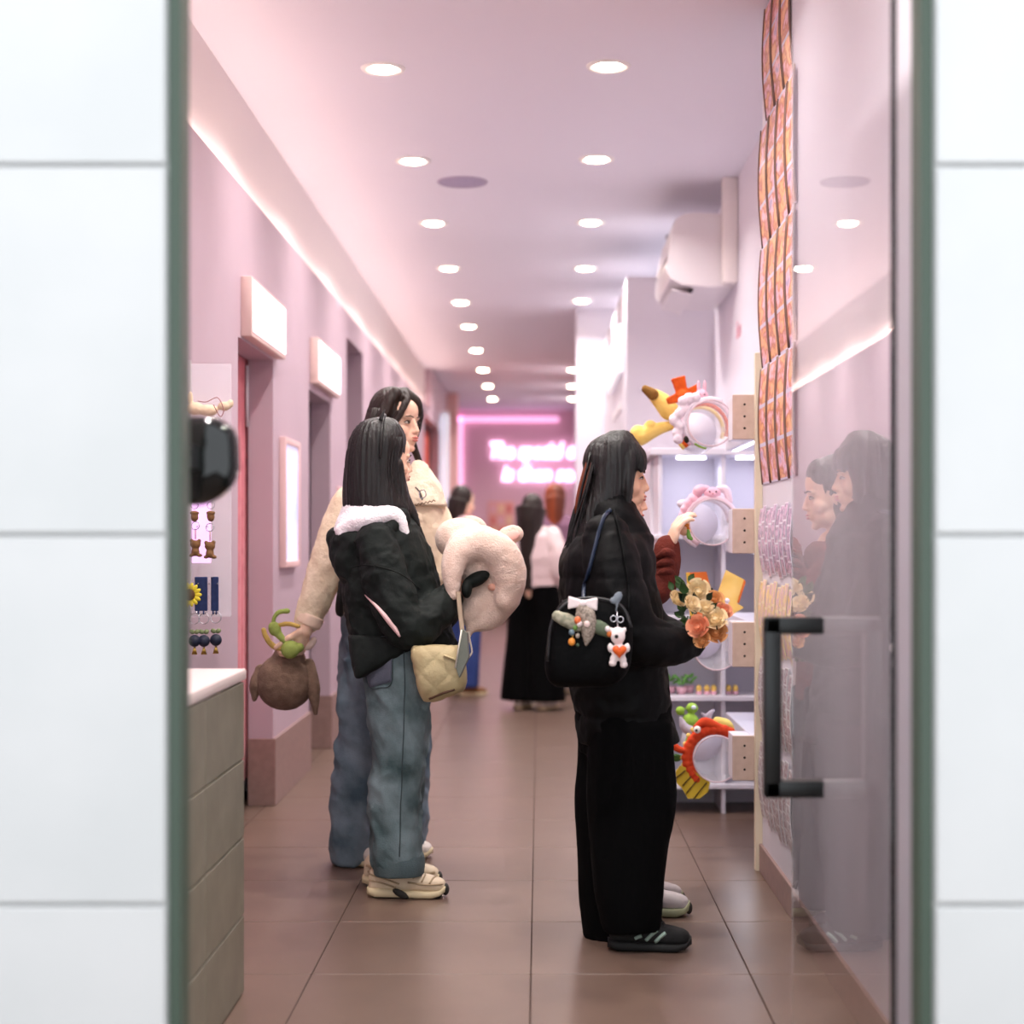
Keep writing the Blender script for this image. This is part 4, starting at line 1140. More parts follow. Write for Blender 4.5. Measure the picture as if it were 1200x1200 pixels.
# white bear charm holding an orange heart
t = thing('bear_charm', q1(723, 782, BF), 'white plush bear charm hugging an orange heart on the black bag', 'bag charm')
BW = mat('bear_white', srgb(246, 232, 230), .9, bump=.2, bscale=160)
c = q1(724, 755, BF - .016)
def o_(x, y, dy=0): return q1(x, y, BF - .016 + dy)
mk('bear', plush([ell(o_(724, 745), (.0205, .018, .0245)), ell(o_(716, 738), (.006, .006, .007)), ell(o_(732, 738), (.006, .006, .007)), ell(o_(725, 764), (.019, .016, .024)), ell(o_(715, 759), (.008, .009, .013)), ell(o_(735, 759), (.008, .009, .013)), ell(o_(718, 777), (.011, .014, .009)), ell(o_(731, 779), (.011, .014, .009)), ell(o_(719, 772), (.010, .012, .012)), ell(o_(730, 773), (.010, .012, .012))], .003, .0008), BW, t)
hv = []
for k in range(40):
    a = 2 * math.pi * k / 40
    hv.append((.0155 * (16 * math.sin(a) ** 3) / 16 * 1.25, .0155 * (13 * math.cos(a) - 5 * math.cos(2 * a) - 2 * math.cos(3 * a) - math.cos(4 * a)) / 16 * 1.3))
hc = o_(726, 763, -.020)
R = [np.array([(hc[0] + x * s, hc[1] + dy, hc[2] + z * s) for x, z in hv]) for s, dy in ((.85, .008), (1, .003), (1, -.001), (.85, -.006), (.5, -.009), (.1, -.010))]
mk('heart', rings_mesh(R), mat('heart_orange', srgb(226, 94, 28), .5), t)
mk('nose', ell(o_(722.5, 746, -.018), .0055, seg=10, rings=8), eye_b, t)
mk('ribbon', plush([ell(o_(724, 700), (.012, .006, .018), rot(0, .5)), ell(o_(718, 704), (.008, .006, .010), rot(0, -.6)), *sloft([o_(724, 704), o_(722, 716)], [.004, .003], 5)], .003), mat('ribbon_grey', srgb(120, 130, 140), .6), t)
for (x, y) in [(719, 725), (727, 726)]: ring_t(o_(x, y), .008, .0018, 18, m_steel, t, 'clasp')
mk('chain', tube([o_(723, 716), o_(724, 738)], .0018, 5), m_steel, t)

# bouquet in her hands
bq = thing('bouquet', q1(815, 752, -.05), 'bouquet of cream and peach roses with dark leaves held by the puffer woman', 'bouquet')
def rose(c, r, m, par, tilt):
    Rm = rot(tilt[0], tilt[1]); P = []
    for ringi, (nr, rr, hh, op) in enumerate([(3, .34, .9, .05), (4, .58, .85, .22), (5, .82, .72, .45), (5, 1.0, .55, .75)]):
        for k in range(nr):
            a = 2 * math.pi * k / nr + ringi * .7
            g = []
            for iu, u in enumerate(np.linspace(-1, 1, 6)):
                row = []
                for iv, vv in enumerate(np.linspace(0, 1, 5)):
                    aa = a + u * (1.15 if ringi else 1.4) * 2.4 / nr
                    rad = rr * (.25 + .75 * math.sin(min(1, vv * 1.15) * math.pi / 2)) + op * .35 * max(0, vv - .6)
                    z = hh * (1.1 * vv - .55) - op * .35 * max(0, vv - .7) - .12 * u * u * vv
                    row.append((rad * math.cos(aa), rad * math.sin(aa), z))
                g.append(row)
            g = np.array(g) * r
            vv_ = g.reshape(-1, 3); vb = vv_ * .96
            fs = []
            for i in range(5):
                for j in range(4):
                    q = i * 5 + j; fs.append((q, q + 1, q + 6, q + 5)); fs.append((30 + q + 5, 30 + q + 6, 30 + q + 1, 30 + q))
            P.append((np.concatenate([vv_, vb]) @ Rm.T + c, fs))
    P.append(ell(c + Rm @ np.array([0, 0, -.35 * r]), r * .45, None, 10, 6))
    mk('rose', join(P), m, par)
rc = mat('rose_cream', srgb(246, 228, 190), .6, srgb(236, 206, 160), 25); rp = mat('rose_peach', srgb(236, 168, 132), .6, srgb(226, 140, 106), 25); ro = mat('rose_apricot', srgb(232, 176, 120), .6, srgb(222, 160, 104), 25)
for (x, y, dy, r, m, tl_) in [(818, 692, -.08, .034, rc, (-1.50, 1.25)), (811, 708, -.13, .026, rc, (-1.00, 1.12)), (838, 725, -.13, .034, rc, (-1.75, 0.98)), (848, 716, -.08, .026, rp, (-1.25, 0.85)), (818, 734, -.19, .032, rp, (-2.00, 1.25)), (839, 741, -.13, .032, ro, (-1.50, 1.12)), (794, 702, -.03, .026, rc, (-1.00, 0.98)), (836, 703, -.05, .030, ro, (-1.75, 0.85)), (806, 757, .0, .020, rc, (-1.25, 1.25)), (823, 750, -.195, .024, ro, (-2.00, 1.12)), (827, 712, -.12, .024, rc, (-1.50, 0.98))]:
    rose(q1(x, y, dy), r, m, bq, tl_)
lf = [mat('leaf_a', srgb(42, 66, 36), .45), mat('leaf_b', srgb(62, 92, 48), .45), mat('leaf_c', srgb(24, 42, 26), .5)]
def leaf(c, d, L, wd, m, par, nrm=(0, -1, .3)):
    d = np.array(d, float); d /= np.linalg.norm(d); nn = np.array(nrm, float); nn -= d * np.dot(nn, d); nn /= np.linalg.norm(nn); s = np.cross(d, nn)
    vs = []; fs = []
    for i, (t, wv) in enumerate([(0, .08), (.2, .7), (.45, 1), (.7, .75), (.9, .3), (1, .03)]):
        cc = c + d * L * t - nn * L * .12 * t * t
        vs += [cc - s * wd * wv + nn * .004, cc - nn * .002, cc + s * wd * wv + nn * .004]
    for i in range(5):
        a = i * 3; fs += [(a, a + 1, a + 4, a + 3), (a + 1, a + 2, a + 5, a + 4)]
    return mk('leaf', (np.array(vs), fs), m, par)
rl_ = random.Random(11)
ctr = q1(812, 725, -.03)
for k in range(46):
    x = rl_.uniform(798, 832); y = rl_.uniform(694, 740); c = q1(x, y, rl_.uniform(-.11, .02))
    d = (c - ctr) * np.array([1, .6, 1]) + np.array([rl_.uniform(-.01, .01), -.012, .008])
    leaf(c, d, rl_.uniform(.025, .045), rl_.uniform(.010, .016), lf[k % 3], bq, (rl_.uniform(-.4, .4), -1, rl_.uniform(0, .7)))
for (x, y) in [(798, 684), (800, 690), (807, 682), (803, 696), (795, 690), (788, 692)]:
    leaf(q1(x, y, .0), (rl_.uniform(-1, 1), -.1, 1), .03, .010, lf[1], bq)
for k in range(9): mk('stem', tube([q1(800 + rl_.uniform(-6, 6), 775, -.02), q1(806 + k * 3, 722, rl_.uniform(-.06, .02))], .003, 6), lf[k % 2], bq)

# ------------------------------------------------------------------ W2: woman in dark hooded jacket with plush hood in hand
D2 = 5.40
def q2(x, y, dy=0): return pt(x, y, D2 + dy)
W2 = thing('person', (q2(460, 700)[0], D2, 0), 'woman in a dark green jacket with white fleece hood and rolled jeans', 'person')
H2 = Head(q2(453, 539), .45, .05, .88)
body = H2.pieces()
body += limb([q2(448, 590), q2(455, 680), q2(465, 770)], [.06, .085, .10], 16)
for s in (-1, 1):
    body += limb([q2(448, 640, s * .13), q2(472, 725, s * .16), q2(532, 690, s * .06)], [.04, .034, .028])
    body += limb([q2(466, 775, s * .085), q2(467, 900, s * .085), q2(464, 1030, s * .075)], [.075, .05, .035])
body += hand_pieces(q2(538, 689, -.045), (1, .2, .25), (.0, .5, 1), .7, .95, -1)
body += hand_pieces(q2(538, 692, .08), (1, -.1, .25), (.0, -.5, 1), .7, .95, 1)
mk('body', fuse(body, .0045, 3)[:2], skin2, W2)
H2.features(W2, .9)
hp = [H2.e((-.020, 0, .045), (.094, .088, .098), 24, 16), H2.e((.012, 0, .07), (.052, .074, .060), 20, 12)]
hp += [loft_px(D2, [(489, 440, 456, .018), (491.5, 431, 462, .038), (496, 423, 467, .058), (504, 416, 472, .076), (516, 410, 476, .088), (535, 406, 471, .094), (560, 403, 470, .096), (585, 402, 478, .095), (597, 404, 486, .085), (606, 420, 488, .05)], -.01, 30, 2.3)]
hp += sloft([q2(466, 545, -.04), q2(471, 580, -.03), q2(483, 602, -.03), q2(492, 618, -.03)], [.022, .026, .018, .005], 12)
mk('hair', hairfy(fuse(hp, .005, 9), .0045, 100, 12, q2(442, 0)[0], D2), hair_black, W2)
st = []
for k in range(46):
    u = rnd.uniform(0, 1); a = -math.sqrt(max(0, 1 - (2 * u - 1) ** 2)) * .088 - .012
    x0 = 412 + u * 62
    st.append(tube(smooth_path([q2(x0 + 3, 512, a * .9), q2(x0 - 3 + 0 * u, 545, a), q2(x0 - 6 + 8 * u, 580, a), q2(x0 - 6 + 20 * u + rnd.uniform(-3, 3), 606 + rnd.uniform(-8, 8), a * .9)], 10), [.003] * 8 + [.002, .0008], 5))
mk('hair_strands', join(st), hair_black, W2)
# horned headband
hb = thing('horn_headband', H2.p(0, 0, .15), 'thin black headband with a small curved horn worn over black hair', 'headband')
mk('band', tube([q2(450 + 1.5 * math.sin(a), 0, 0) * np.array([1, 0, 0]) + np.array([0, D2 - .008 + .104 * math.cos(a), q2(0, 534)[2] + .134 * math.sin(a)]) for a in np.linspace(-.1, math.pi + .1, 30)], .0045, 8, flat=(1, 1.8)), m_black, hb)
for s in (-1, 1):
    b = q2(447, 492.5, s * .055)
    mk('horn', tube(smooth_path([b, b + np.array([.003, 0, .016]), b + np.array([.012, 0, .036])], 8), [.010, .009, .008, .007, .0055, .004, .0025, .001], 10), m_black, hb)
# jacket
jkt = mat('jacket_dark', srgb(17, 22, 21), .75, srgb(25, 31, 29), 10, bump=.2, bscale=60, spec=.25)
fle = mat('fleece_white', srgb(252, 244, 248), .95, srgb(244, 234, 240), 80, bump=.6, bscale=160)
jk = [loft_px(D2, [(604, 425, 482, .10), (622, 408, 494, .165), (650, 402, 505, .185), (690, 403, 516, .185), (730, 407, 528, .18), (752, 411, 536, .175), (764, 415, 530, .165)], 0, 32, 2.4)]
jk += sloft([q2(440, 632, -.155), q2(456, 690, -.20), q2(478, 735, -.215), q2(506, 722, -.175), q2(527, 700, -.10)], [.068, .076, .074, .062, .045], 24, 20)
jk += sloft([q2(460, 632, .155), q2(480, 690, .19), q2(500, 730, .18), q2(520, 715, .13), q2(530, 700, .09)], [.066, .07, .066, .055, .045], 24, 20)
def fold2(v):
    w_ = v + .05 * np.stack([fbm(v * 5, 11, 2), fbm(v * 5, 12, 2), fbm(v * 5, 13, 2)], 1)
    return .014 * (ridge(w_, (9, 9, 11), 31) - .6) + .006 * (ridge(w_, (20, 20, 24), 35) - .6)
JV = disp(fuse(jk, .007, 3), fold2); J2 = mk('jacket', JV, jkt, W2); SJK = Surf(JV)
mk('back_hem', disp(fuse([loft_px(D2, [(742, 409, 524, .185), (752, 411, 508, .192), (760, 412, 494, .195), (768, 414, 478, .197), (776, 416, 460, .197), (784, 419, 442, .195), (790, 421, 431, .19)], -.01, 32, 3.4)], .006, 6), lambda v: .25 * fold2(v)), jkt, W2)
# hood lying on the back, fleece lining showing
hd_ = [loft_px(D2, [(620, 388, 470, .135), (640, 387, 462, .155), (665, 393, 448, .15), (685, 404, 436, .12)], 0, 30, 2.4)] + sloft([q2(470, 606, -.11), q2(440, 630, -.155), q2(405, 634, -.10), q2(396, 628, .02), q2(420, 622, .12)], [.03, .04, .036, .036, .03], 20, 16)
mk('hood', disp(fuse(hd_, .008, 4), fold2), jkt, W2)
ln = [loft_px(D2, [(584, 404, 474, .085), (598, 400, 480, .105), (612, 394, 478, .13), (628, 390, 455, .145)], 0, 30, 2.3)]
ln += sloft([q2(476, 628, -.135), q2(462, 604, -.135), q2(430, 610, -.15), q2(400, 622, -.09)], [.015, .030, .034, .022], 18, 16)
mk('fleece_lining', disp(fuse(ln, .007, 3), lambda v: .003 * fbm(v * 70, 5, 3)), fle, W2)
mk('pocket_zip', SJK.line([(428, 697), (440, 709), (452, 723), (463, 737), (469, 746)], [.0015, .005, .008, .008, .003], .002, 16, 8), mat('zip_pink', srgb(226, 186, 186), .5), W2)
mk('yoke_seam', SJK.line([(402, 668), (430, 662), (468, 672), (492, 690)], .0022, .0, 24), mat('seam_black', srgb(10, 13, 12), .9), W2)
# jeans
def denim(name, c1, c2):
    m = mat(name, c1, .85, c2, 7, bump=.25, bscale=220, spec=.2); return m
den2 = denim('denim_dark', srgb(62, 80, 82), srgb(122, 138, 143))
jn = [loft_px(D2, [(745, 424, 506, .10), (800, 429, 504, .10), (850, 433, 503, .095), (900, 434, 497, .09), (950, 433, 493, .088), (985, 434, 492, .085), (1014, 437, 494, .08)], -.085, 28, 2.3),
      loft_px(D2, [(745, 428, 506, .10), (800, 432, 503, .10), (900, 438, 497, .09), (990, 438, 490, .085), (1008, 440, 488, .08)], .10, 28, 2.3)]
def jfold(seed):
    def fn(v):
        w_ = v + .05 * np.stack([fbm(v * 4, seed + 11, 2), fbm(v * 4, seed + 12, 2), fbm(v * 4, seed + 13, 2)], 1)
        u = np.stack([w_[:, 0] * 7, w_[:, 1] * 7, w_[:, 2] * 7 + w_[:, 0] * 6], 1)
        return .020 * (ridge(u, (1, 1, 1.1), seed) - .6) + .006 * (ridge(u * 2.1, (1, 1, 1), seed + 3) - .6)
    return fn
J = disp(fuse(jn, .007, 3), jfold(41)); mk('jeans', J, den2, W2); SJ = Surf(J)
for dy, x0, x1, y in ((-.085, 438, 495, 1000), (.10, 441, 489, 992)):
    mk('turned_cuff', disp(fuse([loft_px(D2, [(y, x0 - 2, x1 + 1, .088), (y + 12, x0 - 1, x1 + 3, .092), (y + 24, x0 + 1, x1 + 2, .088)], dy, 28, 2.4)], .006, 2), lambda v: .003 * fbm(v * 20, 3, 2)), denim('denim_cuff', srgb(92, 106, 108), srgb(80, 94, 98)), W2)
# back pocket and seam
pocm = denim('denim_pocket', srgb(104, 106, 120), srgb(88, 92, 106))
mk('back_pocket', SJ.patch([(425, 771), (460, 763), (459, 799), (434, 806)], 9, .004), pocm, W2)
stm = mat('stitch', srgb(62, 74, 77), .9)
for l_ in ([(425, 771), (433, 803), (446, 806), (459, 800), (460, 763)], [(473, 758), (474, 800), (473, 860), (470, 930), (468, 1004)]):
    mk('seam', SJ.line(l_, .0018, .003, 30), stm, W2)
crm = mat('sneaker_cream', srgb(226, 208, 182), .6, srgb(214, 192, 164), 20); sol = mat('sole_cream', srgb(214, 196, 160), .6); sdk = mat('sole_dark', srgb(40, 36, 32), .7)
a = pt(431, 1046, 5.325); b = pt(524, 1046, 5.325)
o, f_, l_, h_, L_ = shoe(W2, (a[0], 5.325), (b[0], 5.31), .048, .082, crm, sol, 'sneaker', chunky=1.05)
mk('tread', tube([h_ + f_ * .03 - l_ * .0 + np.array([0, 0, .004]), h_ + f_ * (L_ - .02) + np.array([0, 0, .004])], .004, 8, flat=(1, 10), up=(0, 0, 1)), sdk, o)
ov = mat('overlay_sand', srgb(176, 152, 122), .6)
so_v = Surf((np.array([tuple(o.matrix_basis @ v.co + W2.location) for v in o.data.vertices]), [tuple(q.vertices) for q in o.data.polygons]))
for l2 in ([(433, 1024), (448, 1029), (468, 1036)], [(433, 1031), (448, 1035), (464, 1040)], [(484, 1030), (490, 1020), (497, 1012)], [(494, 1034), (499, 1024), (505, 1016)], [(503, 1036), (509, 1028), (520, 1026)], [(478, 1034), (500, 1037), (522, 1036)], [(437, 1018), (450, 1021), (462, 1026)]):
    try: mk('overlay', so_v.line(l2, .0032, .001, 10), ov, o)
    except Exception: pass
mk('heel_gap', ell(h_ + f_ * (.44 * L_) - l_ * .044 + np.array([0, 0, .018]), (.030, .006, .012), rot(0, .5), 10, 6), sdk, o)
mk('toe_guard', ell(h_ + f_ * (.985 * L_) + np.array([0, 0, .026]), (.012, .026, .02), None, 10, 8), sdk, o)
a = pt(425, 1026, 5.50); b = pt(516, 1026, 5.50)
o, f_, l_, h_, L_ = shoe(W2, (a[0], 5.50), (b[0], 5.50), .048, .082, crm, sol, 'sneaker', chunky=1.05)
for ln_ in ([(.08, .055, .32, .030), (.06, .075, .36, .050), (.72, .042, .94, .050)]):
    u0, z0, u1, z1 = ln_
    mk('overlay', tube([h_ + f_ * (u0 * L_) - l_ * .041 + np.array([0, 0, z0]), h_ + f_ * ((u0 + u1) / 2 * L_) - l_ * .0435 + np.array([0, 0, (z0 + z1) / 2]), h_ + f_ * (u1 * L_) - l_ * .038 + np.array([0, 0, z1])], .0045, 8, flat=(1, .6)), ov, o)
mk('toe_guard', ell(h_ + f_ * (.985 * L_) + np.array([0, 0, .026]), (.012, .026, .02), None, 10, 8), sdk, o)

# cream quilted bag at her hip
cb_ = thing('quilted_bag', q2(515, 820, -.24), 'small cream quilted bag hanging at the hip of the dark jacket', 'bag')
cbm = mat('bag_cream', srgb(188, 172, 132), .6, srgb(176, 158, 118), 12, bump=.2, bscale=90)
bv = [loft_px(D2, [(756, 484, 538, .035), (766, 481, 544, .055), (790, 486, 547, .062), (808, 490, 545, .055), (818, 494, 524, .035), (822, 495, 510, .018)], -.252, 30, 3.2)]
def bquilt(v):
    a = (v[:, 0] + v[:, 2]) * 22; b = (v[:, 0] - v[:, 2]) * 22
    return .004 * (np.minimum(np.abs(np.sin(a * 1.5)), np.abs(np.sin(b * 1.5))) ** .5) + .002 * fbm(v * 20, 3, 2) - .003
mk('bag_body', disp(fuse(bv, .005, 3), bquilt), cbm, cb_)
mk('dark_trim', tube(smooth_path([q2(503, 819, -.290), q2(520, 812, -.305), q2(533, 808, -.304)], 8), .004, 6), mat('trim_umber', srgb(90, 62, 44), .6), cb_)
mk('strap', tube(smooth_path([q2(489, 764, -.245), q2(487, 757, -.235), q2(485, 750, -.21), q2(484, 744, -.17)], 12), .004, 6), cbm, cb_)
mk('strap_tab', tube([q2(520, 768, -.312), q2(536, 774, -.310)], .009, 8, flat=(.4, 1)), cbm, cb_)
# grey phone held under the hood toy
ph = thing('phone', q2(540, 788, -.19), 'slim grey phone hanging between the quilted bag and the plush hood', 'phone')
pv = np.array([q2(x, y, -.318) for x, y in [(541, 737), (547, 742), (549, 770), (538, 794), (534, 782)]])
hard('case', rings_mesh([pv, pv + np.array([.004, .014, 0])]), mat('phone_grey', srgb(112, 116, 106), .4), ph)
mk('edge', tube([q2(541, 738, -.319), q2(533.5, 783, -.319)], .0028, 6), mat('phone_edge', srgb(226, 220, 206), .3), ph)
# plush animal hood in her hands
ph_ = thing('plush_hood', q2(570, 745, -.03), 'cream plush pig hood with floppy ears held by the woman in dark jacket', 'plush hood')
pcr = mat('plush_hood_cream', srgb(240, 212, 198), .95, srgb(230, 198, 182), 30, bump=.5, bscale=180, sheen=.3)
arch = sloft([q2(531, 697, -.15), q2(530, 672, -.14), q2(538, 648, -.12), q2(562, 638, -.10), q2(587, 650, -.09), q2(597, 678, -.08), q2(594, 702, -.08)], [.022, .036, .052, .060, .062, .058, .045], 34, 20)
shell = [ell(q2(560, 652, -.02), (.115, .10, .105), rot(0, .3), 24, 16), ell(q2(540, 632, .06), (.09, .07, .075), None, 20, 14), ell(q2(598, 700, -.06), (.036, .04, .045), None, 16, 12)]
low = sloft([q2(590, 705, -.05), q2(575, 722, -.04), q2(556, 732, -.05), q2(549, 744, -.06), q2(549, 762, -.07)], [.05, .045, .03, .012, .006], 20, 14)
inner = [ell(q2(572, 694, -.03), (.090, .055, .115), rot(0, .25), 22, 14), ell(q2(556, 712, -.05), (.05, .04, .07), rot(0, .3), 16, 12)]
mk('hood_shell', disp(fuse(arch + shell + low + inner, .006, 5), lambda v: .0022 * fbm(v * 55, 7, 3) + .004 * fbm(v * 12, 2, 2)), pcr, ph_)
for (x, y, dy, an) in [(598, 627, -.02, -.25), (556, 616, .13, .5)]:
    mk('ear', disp(fuse([ell(q2(x, y, dy), (.048, .02, .033), rot(0, an), 18, 12), ell(q2(x - 12, y + 6, dy), (.03, .02, .028), rot(0, an), 14, 10)], .005, 4), lambda v: .002 * fbm(v * 55, 7, 3)), pcr, ph_)
mk('ear_lining', fuse([ell(q2(600, 628, -.036), (.030, .008, .018), rot(0, -.25), 14, 8)], .004, 2)[:2], mat('ear_pink', srgb(236, 186, 176), .9), ph_)
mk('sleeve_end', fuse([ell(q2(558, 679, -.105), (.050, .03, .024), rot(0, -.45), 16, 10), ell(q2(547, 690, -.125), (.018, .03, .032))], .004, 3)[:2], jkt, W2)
mk('blush', ell(q2(577, 688, -.092), (.016, .012, .012), None, 12, 8), mat('blush_p', srgb(226, 168, 148), .9), ph_)
mk('strap', tube(smooth_path([q2(537, 694, -.17), q2(539, 715, -.235), q2(542, 741, -.312)], 12), .008, 8, flat=(.4, 1)), mat('strap_taupe', srgb(140, 122, 104), .8), ph_)
mk('drawstring', tube(smooth_path([q2(549, 740, -.08), q2(551, 752, -.08), q2(553, 764, -.08), q2(549, 771, -.08)], 10), .003, 6), mat('string_w', srgb(238, 224, 210), .8), ph_)

# ------------------------------------------------------------------ W3: taller woman in cream shearling jacket
D3 = 5.92
def q3(x, y, dy=0): return pt(x, y, D3 + dy)
W3 = thing('person', (q3(445, 700)[0], D3, 0), 'tall woman with long brown hair in a cream sherpa jacket and wide jeans', 'person')
H3 = Head(q3(465, 496), -.58, .0, .96)
body = H3.pieces()
body += limb([q3(455, 560), q3(450, 640), q3(448, 740)], [.06, .085, .075], 16)
for s in (-1, 1): body += limb([q3(440 + s * 12, 750, s * .06), q3(440 + s * 22, 880, s * .06), q3(428 + s * 22 + 8, 1000, s * .05)], [.055, .045, .033])
body += limb([q3(415, 600, -.12), q3(385, 670, -.14), q3(358, 733, -.175)], [.04, .034, .026])
body += limb([q3(490, 600, .08), q3(515, 660, .05), q3(500, 700, -.02)], [.04, .034, .028])
body += hand_pieces(q3(358, 735, -.19), (-.30, -.05, -1), (-1, .5, .0), .8, 1.15, 1)
mk('body', fuse(body, .0045, 3)[:2], skin2, W3)
H3.features(W3, 1.0)
hp = [H3.e((-.026, 0, .046), (.092, .086, .098), 24, 16), H3.e((.008, 0, .088), (.058, .066, .050), 20, 12)]
hp += [loft_px(D3, [(480, 431, 462, .085), (505, 424, 462, .10), (540, 412, 460, .105), (575, 406, 450, .10), (605, 402, 430, .08), (622, 400, 414, .03)], .04, 28, 2.2)]
hp += sloft([H3.p(.030, .066, .09), H3.p(.020, .084, .03), H3.p(.0, .088, -.05), q3(494, 548, .10), q3(501, 575, .10)], [.022, .018, .016, .012, .004], 14)
hp += sloft([H3.p(.030, -.045, .11), H3.p(.010, -.082, .045), H3.p(-.015, -.088, -.04), q3(452, 545, -.08), q3(456, 580, -.09)], [.025, .020, .026, .026, .012], 14)
hp += [H3.e((.004, q_ * .060, .055), (.040, .026, .060), 16, 12) for q_ in (-1, 1)]
for s in (-1, 1): hp += sloft([H3.p(.040, s * .006, .128), H3.p(.072, s * .030, .088), H3.p(.072, s * .054, .050), H3.p(.050, s * .074, .0), H3.p(.020, s * .084, -.06)], [.010, .014, .013, .014, .012], 14)
mk('hair', hairfy(fuse(hp, .005, 3), .004, 90, 22, q3(452, 0)[0], D3), hair_brown, W3)
st = []
for k in range(34):
    u = rnd.uniform(0, 1); x0 = 428 + u * 34
    st.append(tube(smooth_path([q3(x0 + 6, 478, -.06), q3(x0, 510, -.075), q3(x0 - 10, 560, -.07), q3(x0 - 20 + 18 * u, 610 + rnd.uniform(-12, 10), -.06)], 10), [.003] * 8 + [.002, .0008], 5))
mk('hair_strands', join(st), hair_brown, W3)
shr = mat('sherpa_cream', srgb(238, 218, 192), .9, srgb(228, 206, 178), 24, bump=.35, bscale=90)
jk = [loft_px(D3, [(566, 425, 495, .11), (585, 402, 515, .16), (610, 396, 524, .18), (640, 396, 526, .185), (680, 398, 518, .18), (715, 402, 506, .17), (728, 404, 498, .16)], 0, 32, 2.4)]
jk += sloft([q3(408, 592, -.12), q3(392, 640, -.15), q3(378, 680, -.155), q3(366, 712, -.165), q3(360, 727, -.17)], [.070, .072, .066, .056, .048], 24, 18)
jk += sloft([q3(500, 592, .02), q3(517, 630, -.02), q3(516, 665, -.06), q3(500, 690, -.08)], [.066, .062, .055, .045], 20, 18)
mk('sherpa_jacket', disp(fuse(jk, .008, 3), lambda v: .008 * ridge(v, (10, 10, 8), 51) + .002 * fbm(v * 60, 5, 2) - .006), shr, W3)
mk('sleeve_cuff', disp(fuse([*sloft([q3(365, 720, -.168), q3(359, 733, -.172)], [.052, .050], 6, 18, False)], .006, 2), lambda v: .002 * fbm(v * 50, 3, 2)), mat('cuff_pink', srgb(236, 206, 186), .9), W3)
col = [loft_px(D3, [(541, 484, 497, .06), (550, 479, 505, .095), (564, 470, 514, .13), (580, 462, 521, .155), (594, 462, 526, .165)], -.01, 28, 2.2)]
mk('collar', disp(fuse(col, .007, 3), lambda v: .003 * fbm(v * 60, 5, 3) + .012 * (ridge(v, (9, 9, 9), 17) - .6)), mat('sherpa_light', srgb(234, 214, 190), .95, bump=.5, bscale=120), W3)
mk('buckle_strap', tube(smooth_path([q3(487, 571, -.195), q3(492, 577, -.20), q3(495, 586, -.20)], 8), .006, 8, flat=(.5, 1)), mat('strap_olive', srgb(58, 48, 38), .6), W3)
mk('buckle', tube(smooth_path([q3(491, 576, -.206), q3(497, 574, -.206), q3(499, 581, -.206), q3(493, 584, -.206), q3(491, 576, -.206)], 18), .0022, 6), m_steel, W3)
mk('chain_stitch', tube([q3(486 + 2.2 * k, 592 - .5 * k + (1.0 if k % 2 else -1.0), -.196) for k in range(12)], .0022, 6), mat('seam_brown', srgb(110, 84, 62), .8), W3)
mk('side_bag_strap', tube(smooth_path([q3(405, 640, -.19), q3(402, 680, -.20), q3(398, 712, -.19), q3(400, 722, -.17)], 12), [.006] * 4 + [.016] * 6 + [.012, .006], 8), m_black, W3)
den3 = denim('denim_blue', srgb(124, 138, 150), srgb(76, 94, 106))
jn = [loft_px(D3, [(715, 403, 500, .13), (760, 400, 502, .14), (800, 397, 503, .13)], 0, 28, 2.4),
      loft_px(D3, [(770, 399, 470, .10), (850, 394, 460, .10), (900, 391, 452, .10), (950, 388, 445, .10), (990, 388, 440, .10), (1010, 390, 436, .095)], -.06, 28, 2.3),
      loft_px(D3, [(770, 440, 502, .10), (850, 446, 504, .10), (900, 448, 503, .10), (950, 452, 502, .10), (985, 455, 499, .10), (1000, 457, 498, .095)], .08, 28, 2.3)]
mk('wide_jeans', disp(fuse(jn, .009, 3), jfold(61)), den3, W3)
wsh = mat('shoe_white', srgb(226, 216, 208), .6)
a = pt(392, 1012, 5.86); b = pt(440, 1012, 5.86)
shoe(W3, (a[0] + .02, 5.86), (a[0] + .21, 5.78), .045, .07, wsh, sol, 'trainer')
a = pt(462, 1004, 5.98)
shoe(W3, (a[0] - .06, 5.98), (a[0] + .145, 5.96), .045, .07, wsh, sol, 'trainer')

# brown plush hat with green vines in her hand
D4 = 5.78
def q4(x, y, dy=0): return pt(x, y, D4 + dy)
bh = thing('plush_hat', q4(335, 835), 'brown plush hat with ear flaps and green vine horns dangling from a hand', 'plush hat')
bhm = mat('plush_taupe', srgb(128, 102, 86), .95, srgb(110, 86, 72), 40, bump=.5, bscale=200)
mk('hat_body', disp(fuse([ell(q4(334, 800), (.105, .10, .100), None, 24, 18), ell(q4(339, 775), (.060, .06, .06), None, 18, 12)], .006, 4), lambda v: .006 * ridge(v, (24, 24, 6), 6) * np.clip((v[:, 2] - q4(0, 800)[2]) * 10, 0, 1) + .002 * fbm(v * 60, 4, 2)), bhm, bh)
for pts_ in ([(306, 785, 0), (300, 803, -.02), (298, 820, -.02)], [(362, 778, 0), (367, 805, -.03), (370, 836, -.03)]):
    mk('ear_flap', disp(fuse(sloft([q4(*p_) for p_ in pts_], [.022, .026, .010], 12, 12), .006, 3), lambda v: .002 * fbm(v * 40, 4, 2)), bhm, bh)
vin = mat('vine_green', srgb(150, 164, 84), .8, srgb(136, 150, 70), 30); vin2 = mat('vine_mustard', srgb(184, 152, 78), .8)
mk('green_knob', plush([ell(q4(340, 761, -.095), (.034, .028, .034)), ell(q4(350, 759, -.090), (.020, .018, .018))]), vin, bh)
mk('green_knob', plush([ell(q4(322, 737, -.095), (.023, .02, .028), rot(0, -.4)), *sloft([q4(325, 742, -.095), q4(334, 752, -.095)], [.014, .012], 6)]), vin, bh)
